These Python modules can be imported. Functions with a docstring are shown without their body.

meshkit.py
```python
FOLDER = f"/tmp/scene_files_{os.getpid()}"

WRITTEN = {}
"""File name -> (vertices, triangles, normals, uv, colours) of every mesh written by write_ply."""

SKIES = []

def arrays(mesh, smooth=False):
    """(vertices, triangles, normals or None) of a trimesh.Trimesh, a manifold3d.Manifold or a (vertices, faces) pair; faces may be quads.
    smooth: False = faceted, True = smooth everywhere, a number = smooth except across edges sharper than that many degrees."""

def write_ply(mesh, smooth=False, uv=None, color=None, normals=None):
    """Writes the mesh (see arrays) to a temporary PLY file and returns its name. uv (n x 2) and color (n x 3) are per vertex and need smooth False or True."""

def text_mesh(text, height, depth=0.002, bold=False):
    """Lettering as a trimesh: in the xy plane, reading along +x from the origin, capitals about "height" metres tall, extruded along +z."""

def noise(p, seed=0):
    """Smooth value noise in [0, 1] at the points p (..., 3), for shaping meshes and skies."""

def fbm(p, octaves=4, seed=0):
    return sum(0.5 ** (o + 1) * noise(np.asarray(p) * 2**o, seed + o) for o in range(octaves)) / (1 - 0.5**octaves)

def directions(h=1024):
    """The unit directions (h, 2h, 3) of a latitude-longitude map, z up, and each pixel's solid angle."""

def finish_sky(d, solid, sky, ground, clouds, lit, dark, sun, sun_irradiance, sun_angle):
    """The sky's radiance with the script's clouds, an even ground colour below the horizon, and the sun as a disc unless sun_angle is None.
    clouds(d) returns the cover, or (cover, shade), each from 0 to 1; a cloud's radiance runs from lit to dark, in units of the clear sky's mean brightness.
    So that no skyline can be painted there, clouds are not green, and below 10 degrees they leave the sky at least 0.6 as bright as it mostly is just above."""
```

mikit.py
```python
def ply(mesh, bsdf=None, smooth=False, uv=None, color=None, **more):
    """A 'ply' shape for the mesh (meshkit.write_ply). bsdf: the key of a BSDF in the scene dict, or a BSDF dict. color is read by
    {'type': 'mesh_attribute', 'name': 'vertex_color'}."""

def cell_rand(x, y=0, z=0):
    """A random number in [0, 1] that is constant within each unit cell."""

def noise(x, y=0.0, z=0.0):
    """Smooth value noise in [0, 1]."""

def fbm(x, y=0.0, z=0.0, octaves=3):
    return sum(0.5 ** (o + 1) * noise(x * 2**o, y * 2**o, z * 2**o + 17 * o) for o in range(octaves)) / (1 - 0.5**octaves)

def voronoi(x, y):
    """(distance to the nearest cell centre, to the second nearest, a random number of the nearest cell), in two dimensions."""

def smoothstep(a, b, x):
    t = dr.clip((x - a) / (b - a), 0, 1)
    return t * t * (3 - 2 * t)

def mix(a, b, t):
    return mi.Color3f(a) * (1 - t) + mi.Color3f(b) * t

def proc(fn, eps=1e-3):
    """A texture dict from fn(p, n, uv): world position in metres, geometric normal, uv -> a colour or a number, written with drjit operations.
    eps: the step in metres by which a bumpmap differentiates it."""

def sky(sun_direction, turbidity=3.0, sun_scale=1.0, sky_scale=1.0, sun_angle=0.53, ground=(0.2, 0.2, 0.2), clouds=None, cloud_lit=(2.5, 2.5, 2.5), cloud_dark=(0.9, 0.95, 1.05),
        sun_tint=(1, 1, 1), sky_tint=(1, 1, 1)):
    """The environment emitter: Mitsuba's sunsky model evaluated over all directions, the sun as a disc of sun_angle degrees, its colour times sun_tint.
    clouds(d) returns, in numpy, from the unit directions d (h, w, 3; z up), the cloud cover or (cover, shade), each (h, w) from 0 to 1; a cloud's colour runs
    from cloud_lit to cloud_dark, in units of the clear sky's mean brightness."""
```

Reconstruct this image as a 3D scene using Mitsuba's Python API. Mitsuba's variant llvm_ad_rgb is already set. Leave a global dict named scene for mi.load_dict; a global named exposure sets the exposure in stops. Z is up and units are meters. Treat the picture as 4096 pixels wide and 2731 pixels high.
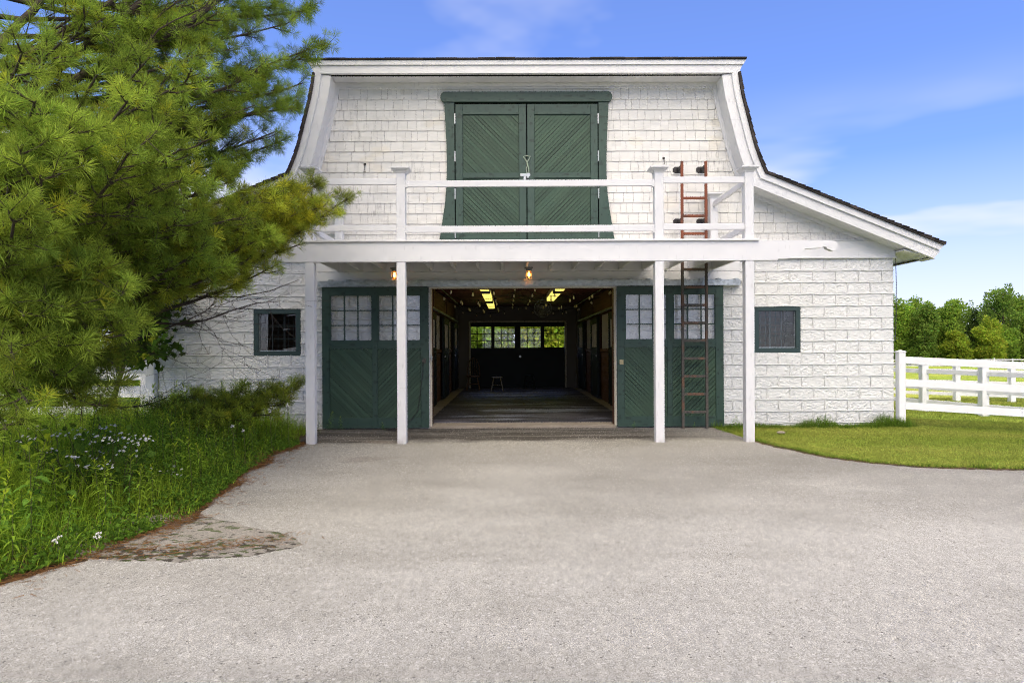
import math, random
import numpy as np, trimesh, mitsuba as mi, drjit as dr, mikit, meshkit
from shapely.geometry import Polygon, LineString, box as sbox
from shapely.ops import unary_union
from mikit import noise, fbm, voronoi, cell_rand, smoothstep, mix

# ------------------------------------------------------------------ camera, sky, exposure
scene, labels = {}, {}
T = mi.ScalarTransform4f
F, EYE = 2540.0, 1.38                      # focal length in pixels of a 4096 wide picture, eye height
yaw, roll = math.radians(0.38), math.radians(0.28)
scene['camera'] = {
    'type': 'perspective', 'fov': math.degrees(2 * math.atan(2048 / F)), 'fov_axis': 'x',
    'principal_point_offset_y': -30.5 / 2731, 'near_clip': 0.05, 'far_clip': 2000.0,
    'to_world': T().look_at(origin=[0, 0, EYE], target=[math.sin(yaw), math.cos(yaw), EYE],
                            up=[math.sin(roll), 0, math.cos(roll)])}

def clouds(d):
    x, y, z = d[..., 0], d[..., 1], np.maximum(d[..., 2], 0.02)
    az = np.arctan2(x, y)
    p = np.stack([az * 3.2, z * 17.0 + 0.6 * az, z * 0 + 3.1], -1)
    low = np.clip((meshkit.fbm(p, 5, 4) - 0.44) * 3.2, 0, 1) * np.exp(-((z - 0.20) / 0.075) ** 2) * 1.5
    q = np.stack([x / z * 1.5, y / z * 1.5, z * 0 + 7.7], -1)
    high = np.clip((meshkit.fbm(q, 6, 11) - 0.52) * 1.8, 0, 0.35) * np.exp(-((az - 0.0) / 0.5) ** 2)
    haze = np.clip(1 - z * 3.3, 0, 1) ** 1.35
    return np.clip(np.maximum(np.maximum(low * 1.0 + 0.07, high * 0.9), haze * 0.95), 0, 1), 0.25 * low

scene['sky'] = mikit.sky((-0.04, -0.62, 0.80), turbidity=2.6, sun_scale=0.86, sky_scale=0.92, sun_angle=62.0,
                         ground=(0.2, 0.2, 0.18), clouds=clouds, cloud_lit=(2.25, 2.25, 2.3), cloud_dark=(1.75, 1.75, 1.9),
                         sky_tint=(0.76, 0.95, 1.55), sun_tint=(0.965, 1.0, 0.97))
exposure = 2.28

# ------------------------------------------------------------------ materials
def rgb(*c): return {'type': 'rgb', 'value': list(c)}
def mat(name, color, rough=0.6, spec=0.4, bump=None, eps=2e-3, two=True, **kw):
    b = {'type': 'principled', 'base_color': color if isinstance(color, dict) else rgb(*color),
         'roughness': rough, 'specular': spec, **kw}
    if bump is not None:
        b = {'type': 'bumpmap', 'arbitrary': mikit.proc(bump, eps), 'scale': 1.0, 'bsdf': b}
    if two: b = {'type': 'twosided', 'bsdf': b}
    scene[name] = b

def c_white(p, n, uv):
    g = fbm(p.x * 3, p.y * 3, p.z * 3, 3)
    s = smoothstep(0.70, 0.86, fbm(p.x * 30, p.y * 30, p.z * 7, 2))
    dirt = smoothstep(0.20, 0.0, p.z + 0.10 * noise(p.x * 25, p.y * 25, p.z * 9)) * smoothstep(0.25, 0.7, fbm(p.x * 14, p.y * 14, p.z * 8, 3))
    seam = smoothstep(0.80, 0.86, fbm(p.x * 1.3, p.y * 9, p.z * 45, 2))
    return mix(mix((0.565, 0.565, 0.57), (0.63, 0.63, 0.635), g) * (1 - 0.12 * s - 0.10 * seam), (0.22, 0.19, 0.15), 0.65 * dirt)
mat('white_paint', mikit.proc(c_white), 0.5, 0.4)
def c_shingle(p, n, uv):
    tone = 0.93 + 0.1 * cell_rand(p.x * 6, p.z * 5.5)
    streak = smoothstep(0.58, 0.8, fbm(p.x * 60, 0.0, p.z * 8, 2)) * smoothstep(0.45, 0.75, fbm(p.x * 1.3, 3.0, p.z * 1.3, 3))
    low = 1 - smoothstep(3.2, 3.75, p.z)
    wear = smoothstep(0.5, 0.75, fbm(p.x * 50, 5.0, p.z * 14, 3)) * low
    warm = smoothstep(0.74, 0.8, fbm(p.x * 2.2, 9.0, p.z * 3.0, 2))
    c = mix((0.615, 0.605, 0.575), (0.58, 0.51, 0.37), 0.25 * warm)
    c = mix(c * tone, (0.30, 0.29, 0.28), 0.55 * dr.maximum(streak, 0.8 * wear))
    return c
mat('shingle_paint', mikit.proc(c_shingle), 0.65, 0.25)
def c_block(p, n, uv):
    g = fbm(p.x * 9, p.y * 9, p.z * 9, 3)
    base = smoothstep(0.75, 0.05, p.z + 0.25 * fbm(p.x * 4, 1.0, p.z * 3, 2))
    pit = smoothstep(0.68, 0.8, noise(p.x * 55, p.y * 55, p.z * 55))
    return mix((0.58, 0.585, 0.58), (0.645, 0.645, 0.64), g) * (1 - 0.13 * base) * (1 - 0.15 * pit)
mat('block_paint', mikit.proc(c_block), 0.75, 0.2,
    bump=lambda p, n, uv: 0.007 * fbm(p.x * 40, p.y * 40, p.z * 40, 3), eps=6e-3)
def c_green(p, n, uv):
    g = fbm(p.x * 2.2, p.y * 2, p.z * 2.2, 3)
    s = smoothstep(0.6, 0.8, fbm(p.x * 40, p.y * 40, p.z * 9, 3))
    k = smoothstep(0.77, 0.82, noise(p.x * 17, 2.0, p.z * 17))
    return mix(mix((0.020, 0.046, 0.036), (0.034, 0.066, 0.048), g), (0.014, 0.026, 0.026), 0.5 * s) * (1 - 0.4 * k)
mat('green_paint', mikit.proc(c_green), 0.5, 0.4)
def c_greenp(p, n, uv):
    g = fbm(p.x * 3, p.y, p.z * 3, 3)
    return mix((0.027, 0.058, 0.038), (0.040, 0.074, 0.045), g)
mat('green_plank', mikit.proc(c_greenp), 0.55, 0.35)
for i_, f_ in enumerate((0.86, 1.0, 1.13)):
    mat(f'green_plank_{i_}', mikit.proc(lambda p, n, uv, f_=f_: c_greenp(p, n, uv) * f_), 0.55, 0.35)
mat('green_window', (0.022, 0.042, 0.042), 0.45, 0.4)
mat('felt', (0.30, 0.295, 0.285), 0.9, 0.1)
mat('dark_gap', (0.006, 0.007, 0.007), 0.9, 0.1)
mat('dark_green', (0.012, 0.018, 0.020), 0.55, 0.3)
def c_roof(p, n, uv):
    return mix((0.022, 0.020, 0.020), (0.06, 0.05, 0.046), cell_rand(p.x * 5, p.y * 6, p.z * 7)) * (0.7 + 0.6 * noise(p.x * 90, p.y * 90, p.z * 90))
mat('roof_shingle', mikit.proc(c_roof), 0.9, 0.2)
def c_galv(p, n, uv):
    v = voronoi(p.x * 28, p.z * 28)
    return mix((0.34, 0.37, 0.38), (0.50, 0.54, 0.57), v[2]) * (0.75 + 0.4 * fbm(p.x * 3, p.y, p.z * 12, 3))
mat('galvanised', mikit.proc(c_galv), 0.42, 0.5, metallic=0.75)
mat('steel', (0.42, 0.43, 0.42), 0.35, 0.5, metallic=0.9)
mat('brass', (0.45, 0.38, 0.22), 0.35, 0.5, metallic=0.9)
mat('black_iron', (0.02, 0.018, 0.018), 0.55, 0.4)
def c_rust(p, n, uv):
    r = smoothstep(0.5, 0.66, fbm(p.x * 11 + 3, p.y * 11, p.z * 5, 4))
    up = smoothstep(2.6, 3.2, p.z)
    grey = mix((0.055, 0.052, 0.048), (0.10, 0.09, 0.075), noise(p.x * 40, p.y * 40, p.z * 40))
    low = mix(grey, (0.20, 0.085, 0.04), 0.42 * r)
    top = mix((0.17, 0.055, 0.03), (0.10, 0.045, 0.03), r)
    return mix(low, top, up)
mat('rusty_iron', mikit.proc(c_rust), 0.75, 0.25)

def c_asph(p, n, uv):
    big = fbm(p.x * 0.55 + 4, p.y * 1.3, 0.0, 4)
    mid = fbm(p.x * 3, p.y * 6, 1.0, 3)
    v = voronoi(p.x * 105, p.y * 105)
    w = voronoi(p.x * 37 + 9, p.y * 37)
    fine = noise(p.x * 210, p.y * 210, 0.5)
    base = mix((0.335, 0.320, 0.278), (0.408, 0.392, 0.345), smoothstep(0.30, 0.66, 0.7 * big + 0.3 * mid))
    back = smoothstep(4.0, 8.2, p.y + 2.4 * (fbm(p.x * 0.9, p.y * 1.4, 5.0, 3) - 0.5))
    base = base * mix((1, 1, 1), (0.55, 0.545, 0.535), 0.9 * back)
    # damp, dirty ground along the doors and under the porch
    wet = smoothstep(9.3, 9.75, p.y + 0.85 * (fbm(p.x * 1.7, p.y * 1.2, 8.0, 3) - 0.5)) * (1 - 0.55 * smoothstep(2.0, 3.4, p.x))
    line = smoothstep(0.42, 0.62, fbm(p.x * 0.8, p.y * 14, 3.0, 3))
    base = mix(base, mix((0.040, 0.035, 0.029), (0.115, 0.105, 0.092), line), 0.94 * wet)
    stain = smoothstep(0.60, 0.74, fbm(p.x * 1.1 + 9, p.y * 1.9, 2.0, 3)) * smoothstep(6.5, 8.8, p.y) * smoothstep(-0.6, -2.2, p.x)
    base = mix(base, (0.12, 0.095, 0.075), 0.6 * stain)
    t = 0.66 + 0.52 * v[2] + 0.5 * (fine - 0.5)
    t = t * (1 - 0.5 * smoothstep(0.30, 0.5, v[0]) * smoothstep(0.45, 0.9, v[2]))
    t = t * (1 + 0.34 * (noise(p.x * 38, p.y * 22, 2.5) - 0.5) + 0.26 * (noise(p.x * 75, p.y * 48, 4.5) - 0.5))
    pale = smoothstep(0.90, 0.94, w[2]) * smoothstep(0.34, 0.2, w[0])
    dark = smoothstep(0.05, 0.03, w[2]) * smoothstep(0.3, 0.16, w[0])
    col = base * t
    col = mix(col, (0.58, 0.56, 0.52), 0.5 * pale)
    return mix(col, (0.05, 0.045, 0.04), 0.65 * dark)
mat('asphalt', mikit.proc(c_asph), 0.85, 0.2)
def c_patch(p, n, uv):
    m = smoothstep(0.50, 0.60, fbm(p.x * 17, p.y * 30.0, 4.0, 5) + 0.16 * smoothstep(4.75, 4.25, p.y) - 0.13)
    moss = smoothstep(0.60, 0.68, fbm(p.x * 16 + 3, p.y * 28.0, 9.0, 3))
    c = mix((0.185, 0.168, 0.138), (0.26, 0.24, 0.205), fbm(p.x * 20, p.y * 20, 0.0, 3)) * (0.7 + 0.5 * noise(p.x * 130, p.y * 130))
    c = mix(c, (0.035, 0.03, 0.022), 0.9 * m)
    return mix(c, (0.045, 0.06, 0.015), 0.8 * moss)
mat('old_concrete', mikit.proc(c_patch), 0.9, 0.15)
def c_conc(p, n, uv):
    return mix((0.20, 0.17, 0.135), (0.30, 0.26, 0.21), fbm(p.x * 2.5, p.y * 5, p.z * 3, 4)) * (0.85 + 0.3 * noise(p.x * 60, p.y * 60, p.z * 60))
mat('concrete', mikit.proc(c_conc), 0.85, 0.2)
def c_lawn(p, n, uv):
    a = fbm(p.x * 0.35, p.y * 0.5, 0.0, 4)
    b = fbm(p.x * 7, p.y * 7, 2.0, 3)
    c = mix((0.15, 0.22, 0.028), (0.27, 0.285, 0.055), smoothstep(0.3, 0.7, 0.6 * a + 0.4 * b))
    return c * (0.55 + 0.75 * noise(p.x * 35, p.y * 35))
mat('lawn_ground', mikit.proc(c_lawn), 1.0, 0.05)
def c_soil(p, n, uv):
    return mix((0.035, 0.028, 0.018), (0.09, 0.055, 0.03), fbm(p.x * 6, p.y * 6, 0.0, 4)) * (0.6 + 0.8 * noise(p.x * 90, p.y * 90))
mat('soil', mikit.proc(c_soil), 1.0, 0.05)
def c_bark(p, n, uv):
    return mix((0.028, 0.023, 0.018), (0.085, 0.07, 0.055), fbm(p.x * 18, p.y * 18, p.z * 5, 4))
mat('bark', mikit.proc(c_bark), 0.95, 0.1)
mat('twig_bark', (0.055, 0.042, 0.033), 0.9, 0.1)
VC = {'type': 'mesh_attribute', 'name': 'vertex_color'}
scene['leaf'] = {'type': 'principledthin', 'base_color': VC, 'roughness': 0.55, 'spec_trans': 0.0, 'diff_trans': 1.0, 'eta': 1.35}
scene['needle'] = {'type': 'principledthin', 'base_color': VC, 'roughness': 0.5, 'spec_trans': 0.0, 'diff_trans': 1.0, 'eta': 1.4}
mat('petal', (0.58, 0.56, 0.53), 0.7, 0.2)
def c_wood(p, n, uv):
    g = fbm(p.x * 8, p.y * 2.2, p.z * 40, 3)
    return mix((0.075, 0.037, 0.024), (0.16, 0.08, 0.05), g)
mat('stall_wood', mikit.proc(c_wood), 0.6, 0.3)
def c_ceil(p, n, uv):
    return mix((0.10, 0.034, 0.037), (0.20, 0.07, 0.07), cell_rand(p.x * 0.3, p.y * 8.0)) * (0.7 + 0.6 * fbm(p.x * 2, p.y * 30, 0.0, 3))
mat('ceiling_wood', mikit.proc(c_ceil), 0.55, 0.3)
mat('chair_wood', (0.13, 0.072, 0.038), 0.45, 0.4)
mat('stool_paint', (0.34, 0.31, 0.27), 0.5, 0.4)
mat('pilaster_paint', (0.17, 0.155, 0.145), 0.7, 0.3)
mat('bar_metal', (0.55, 0.50, 0.44), 0.4, 0.5)
mat('cream', (0.52, 0.48, 0.38), 0.6, 0.3)
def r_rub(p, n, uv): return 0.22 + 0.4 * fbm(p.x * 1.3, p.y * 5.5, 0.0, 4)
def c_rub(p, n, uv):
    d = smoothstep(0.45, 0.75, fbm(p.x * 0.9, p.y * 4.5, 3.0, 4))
    return mix(mix((0.055, 0.053, 0.066), (0.15, 0.145, 0.17), d), (0.38, 0.41, 0.52), 0.9 * smoothstep(0.52, 0.72, fbm(p.x * 0.55, p.y * 2.6, 6.0, 4)) * smoothstep(1.9, 0.9, dr.abs(p.x - 0.4))) * (0.8 + 0.4 * noise(p.x * 40, p.y * 40))  # bluish mid-aisle streaks: worn dust plus the floor's sheen put into the colour
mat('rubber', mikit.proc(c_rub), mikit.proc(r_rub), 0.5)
mat('vinyl', (0.70, 0.70, 0.71), 0.4, 0.4)
mat('rope_fibre', (0.30, 0.36, 0.28), 0.9, 0.1)
mat('grey_plastic', (0.16, 0.16, 0.165), 0.5, 0.4)
scene['glass'] = {'type': 'thindielectric', 'int_ior': 1.5}
scene['amber_glass'] = {'type': 'thindielectric', 'int_ior': 1.45, 'specular_transmittance': rgb(1.0, 0.62, 0.22)}
mat('bulb_glass', (0.80, 0.72, 0.56), 0.12, 0.9, clearcoat=1.0)

# ------------------------------------------------------------------ helpers
rng = np.random.default_rng(7)
def key(name, parent=None):
    k = f'{parent}__{name}' if parent else name
    if k not in scene and k not in labels and k not in USED: USED.add(k); return k
    i = 1
    while f'{k}_{i:03d}' in USED: i += 1
    USED.add(f'{k}_{i:03d}'); return f'{k}_{i:03d}'
USED = set()
def thing(name, label=None, cat=None, group=None):
    k = key(name)
    labels[k] = {'label': label, 'category': cat}
    if group: labels[k]['group'] = group
    return k
def put(name, mesh, bsdf, parent=None, label=None, cat=None, group=None, kind=None, smooth=False, **kw):
    k = key(name, parent)
    if isinstance(mesh, list): mesh = trimesh.util.concatenate(mesh)
    scene[k] = mikit.ply(mesh, bsdf, smooth=smooth, **kw)
    lab = {a: b for a, b in (('label', label), ('category', cat), ('group', group), ('kind', kind)) if b}
    if lab: labels[k] = lab
    return k
def put_each(name, meshes, *a, **k):
    for m in meshes: put(name, m, *a, **k)
def box(x0, x1, y0, y1, z0, z1, c=0.0):
    if c == 0:
        m = trimesh.creation.box(extents=[abs(x1 - x0), abs(y1 - y0), abs(z1 - z0)])
        m.apply_translation([(x0 + x1) / 2, (y0 + y1) / 2, (z0 + z1) / 2]); return m
    h = np.array([abs(x1 - x0), abs(y1 - y0), abs(z1 - z0)]) / 2
    pts = []
    for s in np.ndindex(2, 2, 2):
        s = np.array(s) * 2 - 1
        for a in range(3):
            q = h - c; q[a] = h[a]; pts.append(s * q)
    m = trimesh.Trimesh(np.array(pts)).convex_hull
    m.apply_translation([(x0 + x1) / 2, (y0 + y1) / 2, (z0 + z1) / 2]); return m
def beam(a, b, w, h, c=0.0):
    """a bar from a to b, w wide across, h tall"""
    a, b = np.array(a, float), np.array(b, float); L = np.linalg.norm(b - a)
    m = box(-w / 2, w / 2, 0, L, -h / 2, h / 2, c)
    y = (b - a) / L; x = np.cross(y, [0, 0, 1.0])
    x = x / np.linalg.norm(x) if np.linalg.norm(x) > 1e-6 else np.array([1.0, 0, 0])
    M = np.eye(4); M[:3, 0], M[:3, 1], M[:3, 2], M[:3, 3] = x, y, np.cross(x, y), a
    m.apply_transform(M); return m
def ext(poly, y0, y1):
    """extrudes a polygon of the x-z plane along y"""
    out = []
    for g in getattr(poly, 'geoms', [poly]):
        if g.geom_type != 'Polygon' or g.area < 1e-6: continue
        m = trimesh.creation.extrude_polygon(g, y1 - y0, engine='earcut')
        v = m.vertices
        out.append(trimesh.Trimesh(np.stack([v[:, 0], y1 - v[:, 2], v[:, 1]], 1), m.faces, process=False))
    return trimesh.util.concatenate(out)
def tube(pts, r, sides=6, cap=True):
    p = np.asarray(pts, float); n = len(p)
    r = np.broadcast_to(np.asarray(r, float), (n,))
    t = np.gradient(p, axis=0); t /= np.linalg.norm(t, axis=1, keepdims=True) + 1e-12
    ref = np.array([0, 0, 1.0]) if abs(t[:, 2]).mean() < 0.85 else np.array([1.0, 0, 0])
    a = np.cross(t, ref); a /= np.linalg.norm(a, axis=1, keepdims=True) + 1e-12
    b = np.cross(t, a); ang = np.arange(sides) * 2 * np.pi / sides
    v = p[:, None] + r[:, None, None] * (np.cos(ang)[None, :, None] * a[:, None] + np.sin(ang)[None, :, None] * b[:, None])
    i, j = np.meshgrid(np.arange(n - 1), np.arange(sides), indexing='ij')
    q = np.stack([i * sides + j, (i + 1) * sides + j, (i + 1) * sides + (j + 1) % sides, i * sides + (j + 1) % sides], -1).reshape(-1, 4)
    f = np.vstack([q[:, [0, 1, 2]], q[:, [0, 2, 3]]])
    v = v.reshape(-1, 3)
    if cap:
        v = np.vstack([v, p[:1], p[-1:]]); m = n * sides
        k = np.arange(sides)
        f = np.vstack([f, np.stack([k * 0 + m, k, (k + 1) % sides], 1), np.stack([k * 0 + m + 1, (n - 1) * sides + (k + 1) % sides, (n - 1) * sides + k], 1)])
    return trimesh.Trimesh(v, f, process=False)
def lathe(prof, centre, sides=16):
    m = trimesh.creation.revolve(np.array(prof), sections=sides); m.apply_translation(centre)
    if m.volume < 0: m.invert()
    return m
def offset(pts, d):
    """mitred parallel of a polyline, to the right-hand side of its direction for d > 0"""
    p = np.asarray(pts, float); t = np.diff(p, axis=0); t /= np.linalg.norm(t, axis=1, keepdims=True)
    n = np.stack([t[:, 1], -t[:, 0]], 1)
    nn = np.vstack([n[:1], n[:-1] + n[1:], n[-1:]]); nn /= np.linalg.norm(nn, axis=1, keepdims=True)
    c = np.concatenate([[1], np.sum(nn[1:-1] * n[1:], 1), [1]])
    return p + nn * (d / np.maximum(c, 0.3))[:, None]

# ------------------------------------------------------------------ ground
def edge_left(y): return np.interp(y, [-40, 0, 3.0, 3.79, 4.3, 5.32, 5.8, 7.0, 8.45, 9.2, 9.5], [-4.5, -3.5, -3.1, -3.03, -2.76, -2.61, -2.68, -2.9, -3.05, -3.0, -2.97])
RIGHT = [(3.55, 11.2), (3.62, 9.6), (3.66, 9.25), (3.85, 8.45), (4.0, 7.95), (4.32, 7.55), (4.68, 7.3), (5.3, 7.12), (5.71, 7.02), (7.5, 6.8), (12, 6.6), (60, 6.0)]
RIGHT = list(LineString(RIGHT[:10]).segmentize(0.12).coords) + RIGHT[10:]
RIGHT = [(x + (0.07 * (meshkit.noise(np.array([x * 3.1, y * 3.1, 1.0]), 2) - .5) + 0.06 * (meshkit.noise(np.array([x * 9, y * 9, 4.0]), 3) - .5)) * (y < 9.2), y + 0.09 * (meshkit.noise(np.array([x * 4, y * 4, 7.0]), 5) - .5)) for x, y in RIGHT]
def ground_z(x, y):
    return -0.0165 * np.maximum(y - 14, 0) - 0.045 * np.clip(x - 7, 0, 3) * np.clip((y - 6) / 3, 0, 1)
def grid_ground():
    xs = np.unique(np.concatenate([np.linspace(-500, -40, 24), np.linspace(-40, 40, 81), np.linspace(40, 500, 24)]))
    ys = np.unique(np.concatenate([np.linspace(-300, -20, 12), np.linspace(-20, 40, 61), np.linspace(40, 130, 40), np.linspace(130, 900, 20)]))
    X, Y = np.meshgrid(xs, ys, indexing='ij'); Z = ground_z(X, Y)
    Z = np.where(Y > 130, ground_z(X, 130.0), Z)
    n, m = X.shape; i, j = np.meshgrid(np.arange(n - 1), np.arange(m - 1), indexing='ij')
    q = np.stack([i * m + j, (i + 1) * m + j, (i + 1) * m + j + 1, i * m + j + 1], -1).reshape(-1, 4)
    return (np.stack([X, Y, Z], -1).reshape(-1, 3), q)
put('lawn', grid_ground(), 'lawn_ground', kind='structure')
def flat(poly, z, th=0.0):
    ms = []
    for g in getattr(poly, 'geoms', [poly]):
        v, f = trimesh.creation.triangulate_polygon(g, engine='earcut')
        ms.append(trimesh.Trimesh(np.c_[v, np.full(len(v), z)], f, process=False))
    m = trimesh.util.concatenate(ms)
    if m.face_normals[:, 2].mean() < 0: m.invert()
    return m
ys = np.concatenate([[-40, -10, 0, 3], np.linspace(3.4, 9.5, 40)])
jit = lambda y: 0.05 * np.sin(y * 5.1) + 0.03 * np.sin(y * 13.7)
left = [(float(edge_left(y) + (jit(y) if y > 3 else 0)), float(y)) for y in ys]
patch = Polygon([(-2.95, 4.28), (-2.5, 4.14), (-2.1, 4.12), (-1.72, 4.26), (-1.5, 4.4), (-1.42, 4.52), (-1.62, 4.75), (-1.95, 4.95), (-2.25, 5.15), (-2.65, 5.36), (-3.3, 5.4), (-3.4, 4.4)]).segmentize(0.05)
patch = Polygon([(x + 0.05 * (meshkit.noise(np.array([x * 7, y * 7, 0.0]), 3) - .5), y + 0.07 * (meshkit.noise(np.array([x * 7, y * 7, 5.0]), 4) - .5)) for x, y in patch.exterior.coords]).buffer(0)
drive = Polygon(left + [(-3.2, 9.6), (-3.3, 11.2)] + RIGHT + [(60, -40)])
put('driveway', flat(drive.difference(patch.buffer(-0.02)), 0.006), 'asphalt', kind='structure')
put('old_pavement', flat(patch, 0.003), 'old_concrete', kind='structure')
bed = Polygon([(x - 0.0, y) for x, y in left[3:]] + [(-3.2, 9.6), (-3.3, 11.2), (-9, 11.2), (-9, 2.0), (-3.3, 2.0)]).buffer(0.06)
put('planting_bed', flat(bed, 0.0022), 'soil', kind='structure')

# ------------------------------------------------------------------ barn
XC, YW, YR = 0.345, 11.10, 10.74              # axis, wall face, face of the roof edge
barn = thing('barn', 'white gambrel barn of split face block and shingles with dark green doors', 'barn')
def both(fn):
    return [fn(1), fn(-1)]
zz = np.array([6.03, 5.727, 5.465, 5.143, 4.746, 4.55, 4.327]); hh = np.array([3.565, 3.605, 3.665, 3.745, 3.85, 3.92, 4.015])
from scipy.interpolate import PchipInterpolator
zs = np.linspace(6.03, 4.327, 15)
hs = PchipInterpolator(zz[::-1], hh[::-1])(zs)
curve = np.vstack([np.stack([hs, zs], 1), [[7.05, 3.10]]])      # half width, height of the outer roof line
def side(pts, s):
    p = np.array(pts, float).copy(); p[:, 0] = XC + s * p[:, 0]; return p
def band(d0, d1, s, cut=0.0):
    a, b = offset(curve, d0).copy(), offset(curve, d1).copy()
    b[-1] -= np.array([0.927, -0.375]) * cut * (d1 - d0)
    return Polygon(np.vstack([side(a, s), side(b, s)[::-1]])).buffer(0)
# roof covering and sheathing, then the trim of the front edge
for s in (1, -1):
    put('roof', ext(band(-0.04, -0.002, s), 10.66, 22.5), 'roof_shingle', barn)
    put('roof_deck', ext(band(0.0, 0.03, s, 1), 10.78, 22.4), 'white_paint', barn)
    put('rake_moulding', ext(band(0.0, 0.10, s, 0.4), 10.70, 10.76), 'white_paint', barn)
    put('rake_board', ext(band(0.101, 0.255, s, 0.4), 10.735, 10.775), 'white_paint', barn)
    put('rake_soffit', ext(band(0.235, 0.25, s, 1.5), 10.777, YW + 0.02), 'white_paint', barn)
    put('rake_frieze', ext(band(0.25, 0.315, s).intersection(sbox(-9, 3.26, 9, 7)), YW - 0.035, YW), 'white_paint', barn)
    o = offset(curve, 0.1)[-1]
    x = XC + s * (7.05 - 0.075)
    put('eave_fascia', [ext(Polygon([(x, 3.10), (x + s * 0.03, 3.10), (x - s * 0.035, 2.90), (x - s * 0.075, 2.90)]), 10.78, 22.4)], 'white_paint', barn)
    put('eave_vent', box(x - s * 0.10, x - s * 0.13, 10.80, 22.3, 2.905, 2.917), 'dark_gap', barn)  # thin dark strip along the eave's underside, just behind the fascia
    put('eave_soffit', ext(Polygon([(x - s * 0.075, 2.92), (XC + s * 6.42, 3.03), (XC + s * 6.42, 3.05), (x - s * 0.075, 2.94)]), 10.79, 22.3), 'white_paint', barn)
# rough courses along the visible edge of the roof
tabs = []
L = np.linalg.norm(np.diff(curve, axis=0), axis=1); cum = np.r_[0, np.cumsum(L)]
for s in (1, -1):
    for t in np.arange(0.05, cum[-1], 0.135):
        i = min(np.searchsorted(cum, t, side='right') - 1, len(L) - 1); u = (t - cum[i]) / L[i]
        p = curve[i] * (1 - u) + curve[i + 1] * u; d = (curve[i + 1] - curve[i]) / L[i]; n = np.array([-d[1], d[0]])
        k = 0.006 + 0.010 * rng.random()
        q = [p + n * 0.04, p + n * (0.04 + k) + d * 0.12, p + n * 0.036 + d * 0.125, p + n * 0.03]
        tabs.append(ext(Polygon(side(np.array(q), s)).buffer(0), 10.64 + 0.02 * rng.random(), 10.95))
put('roof_edge', tabs, 'roof_shingle', barn, kind='stuff')
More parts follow.
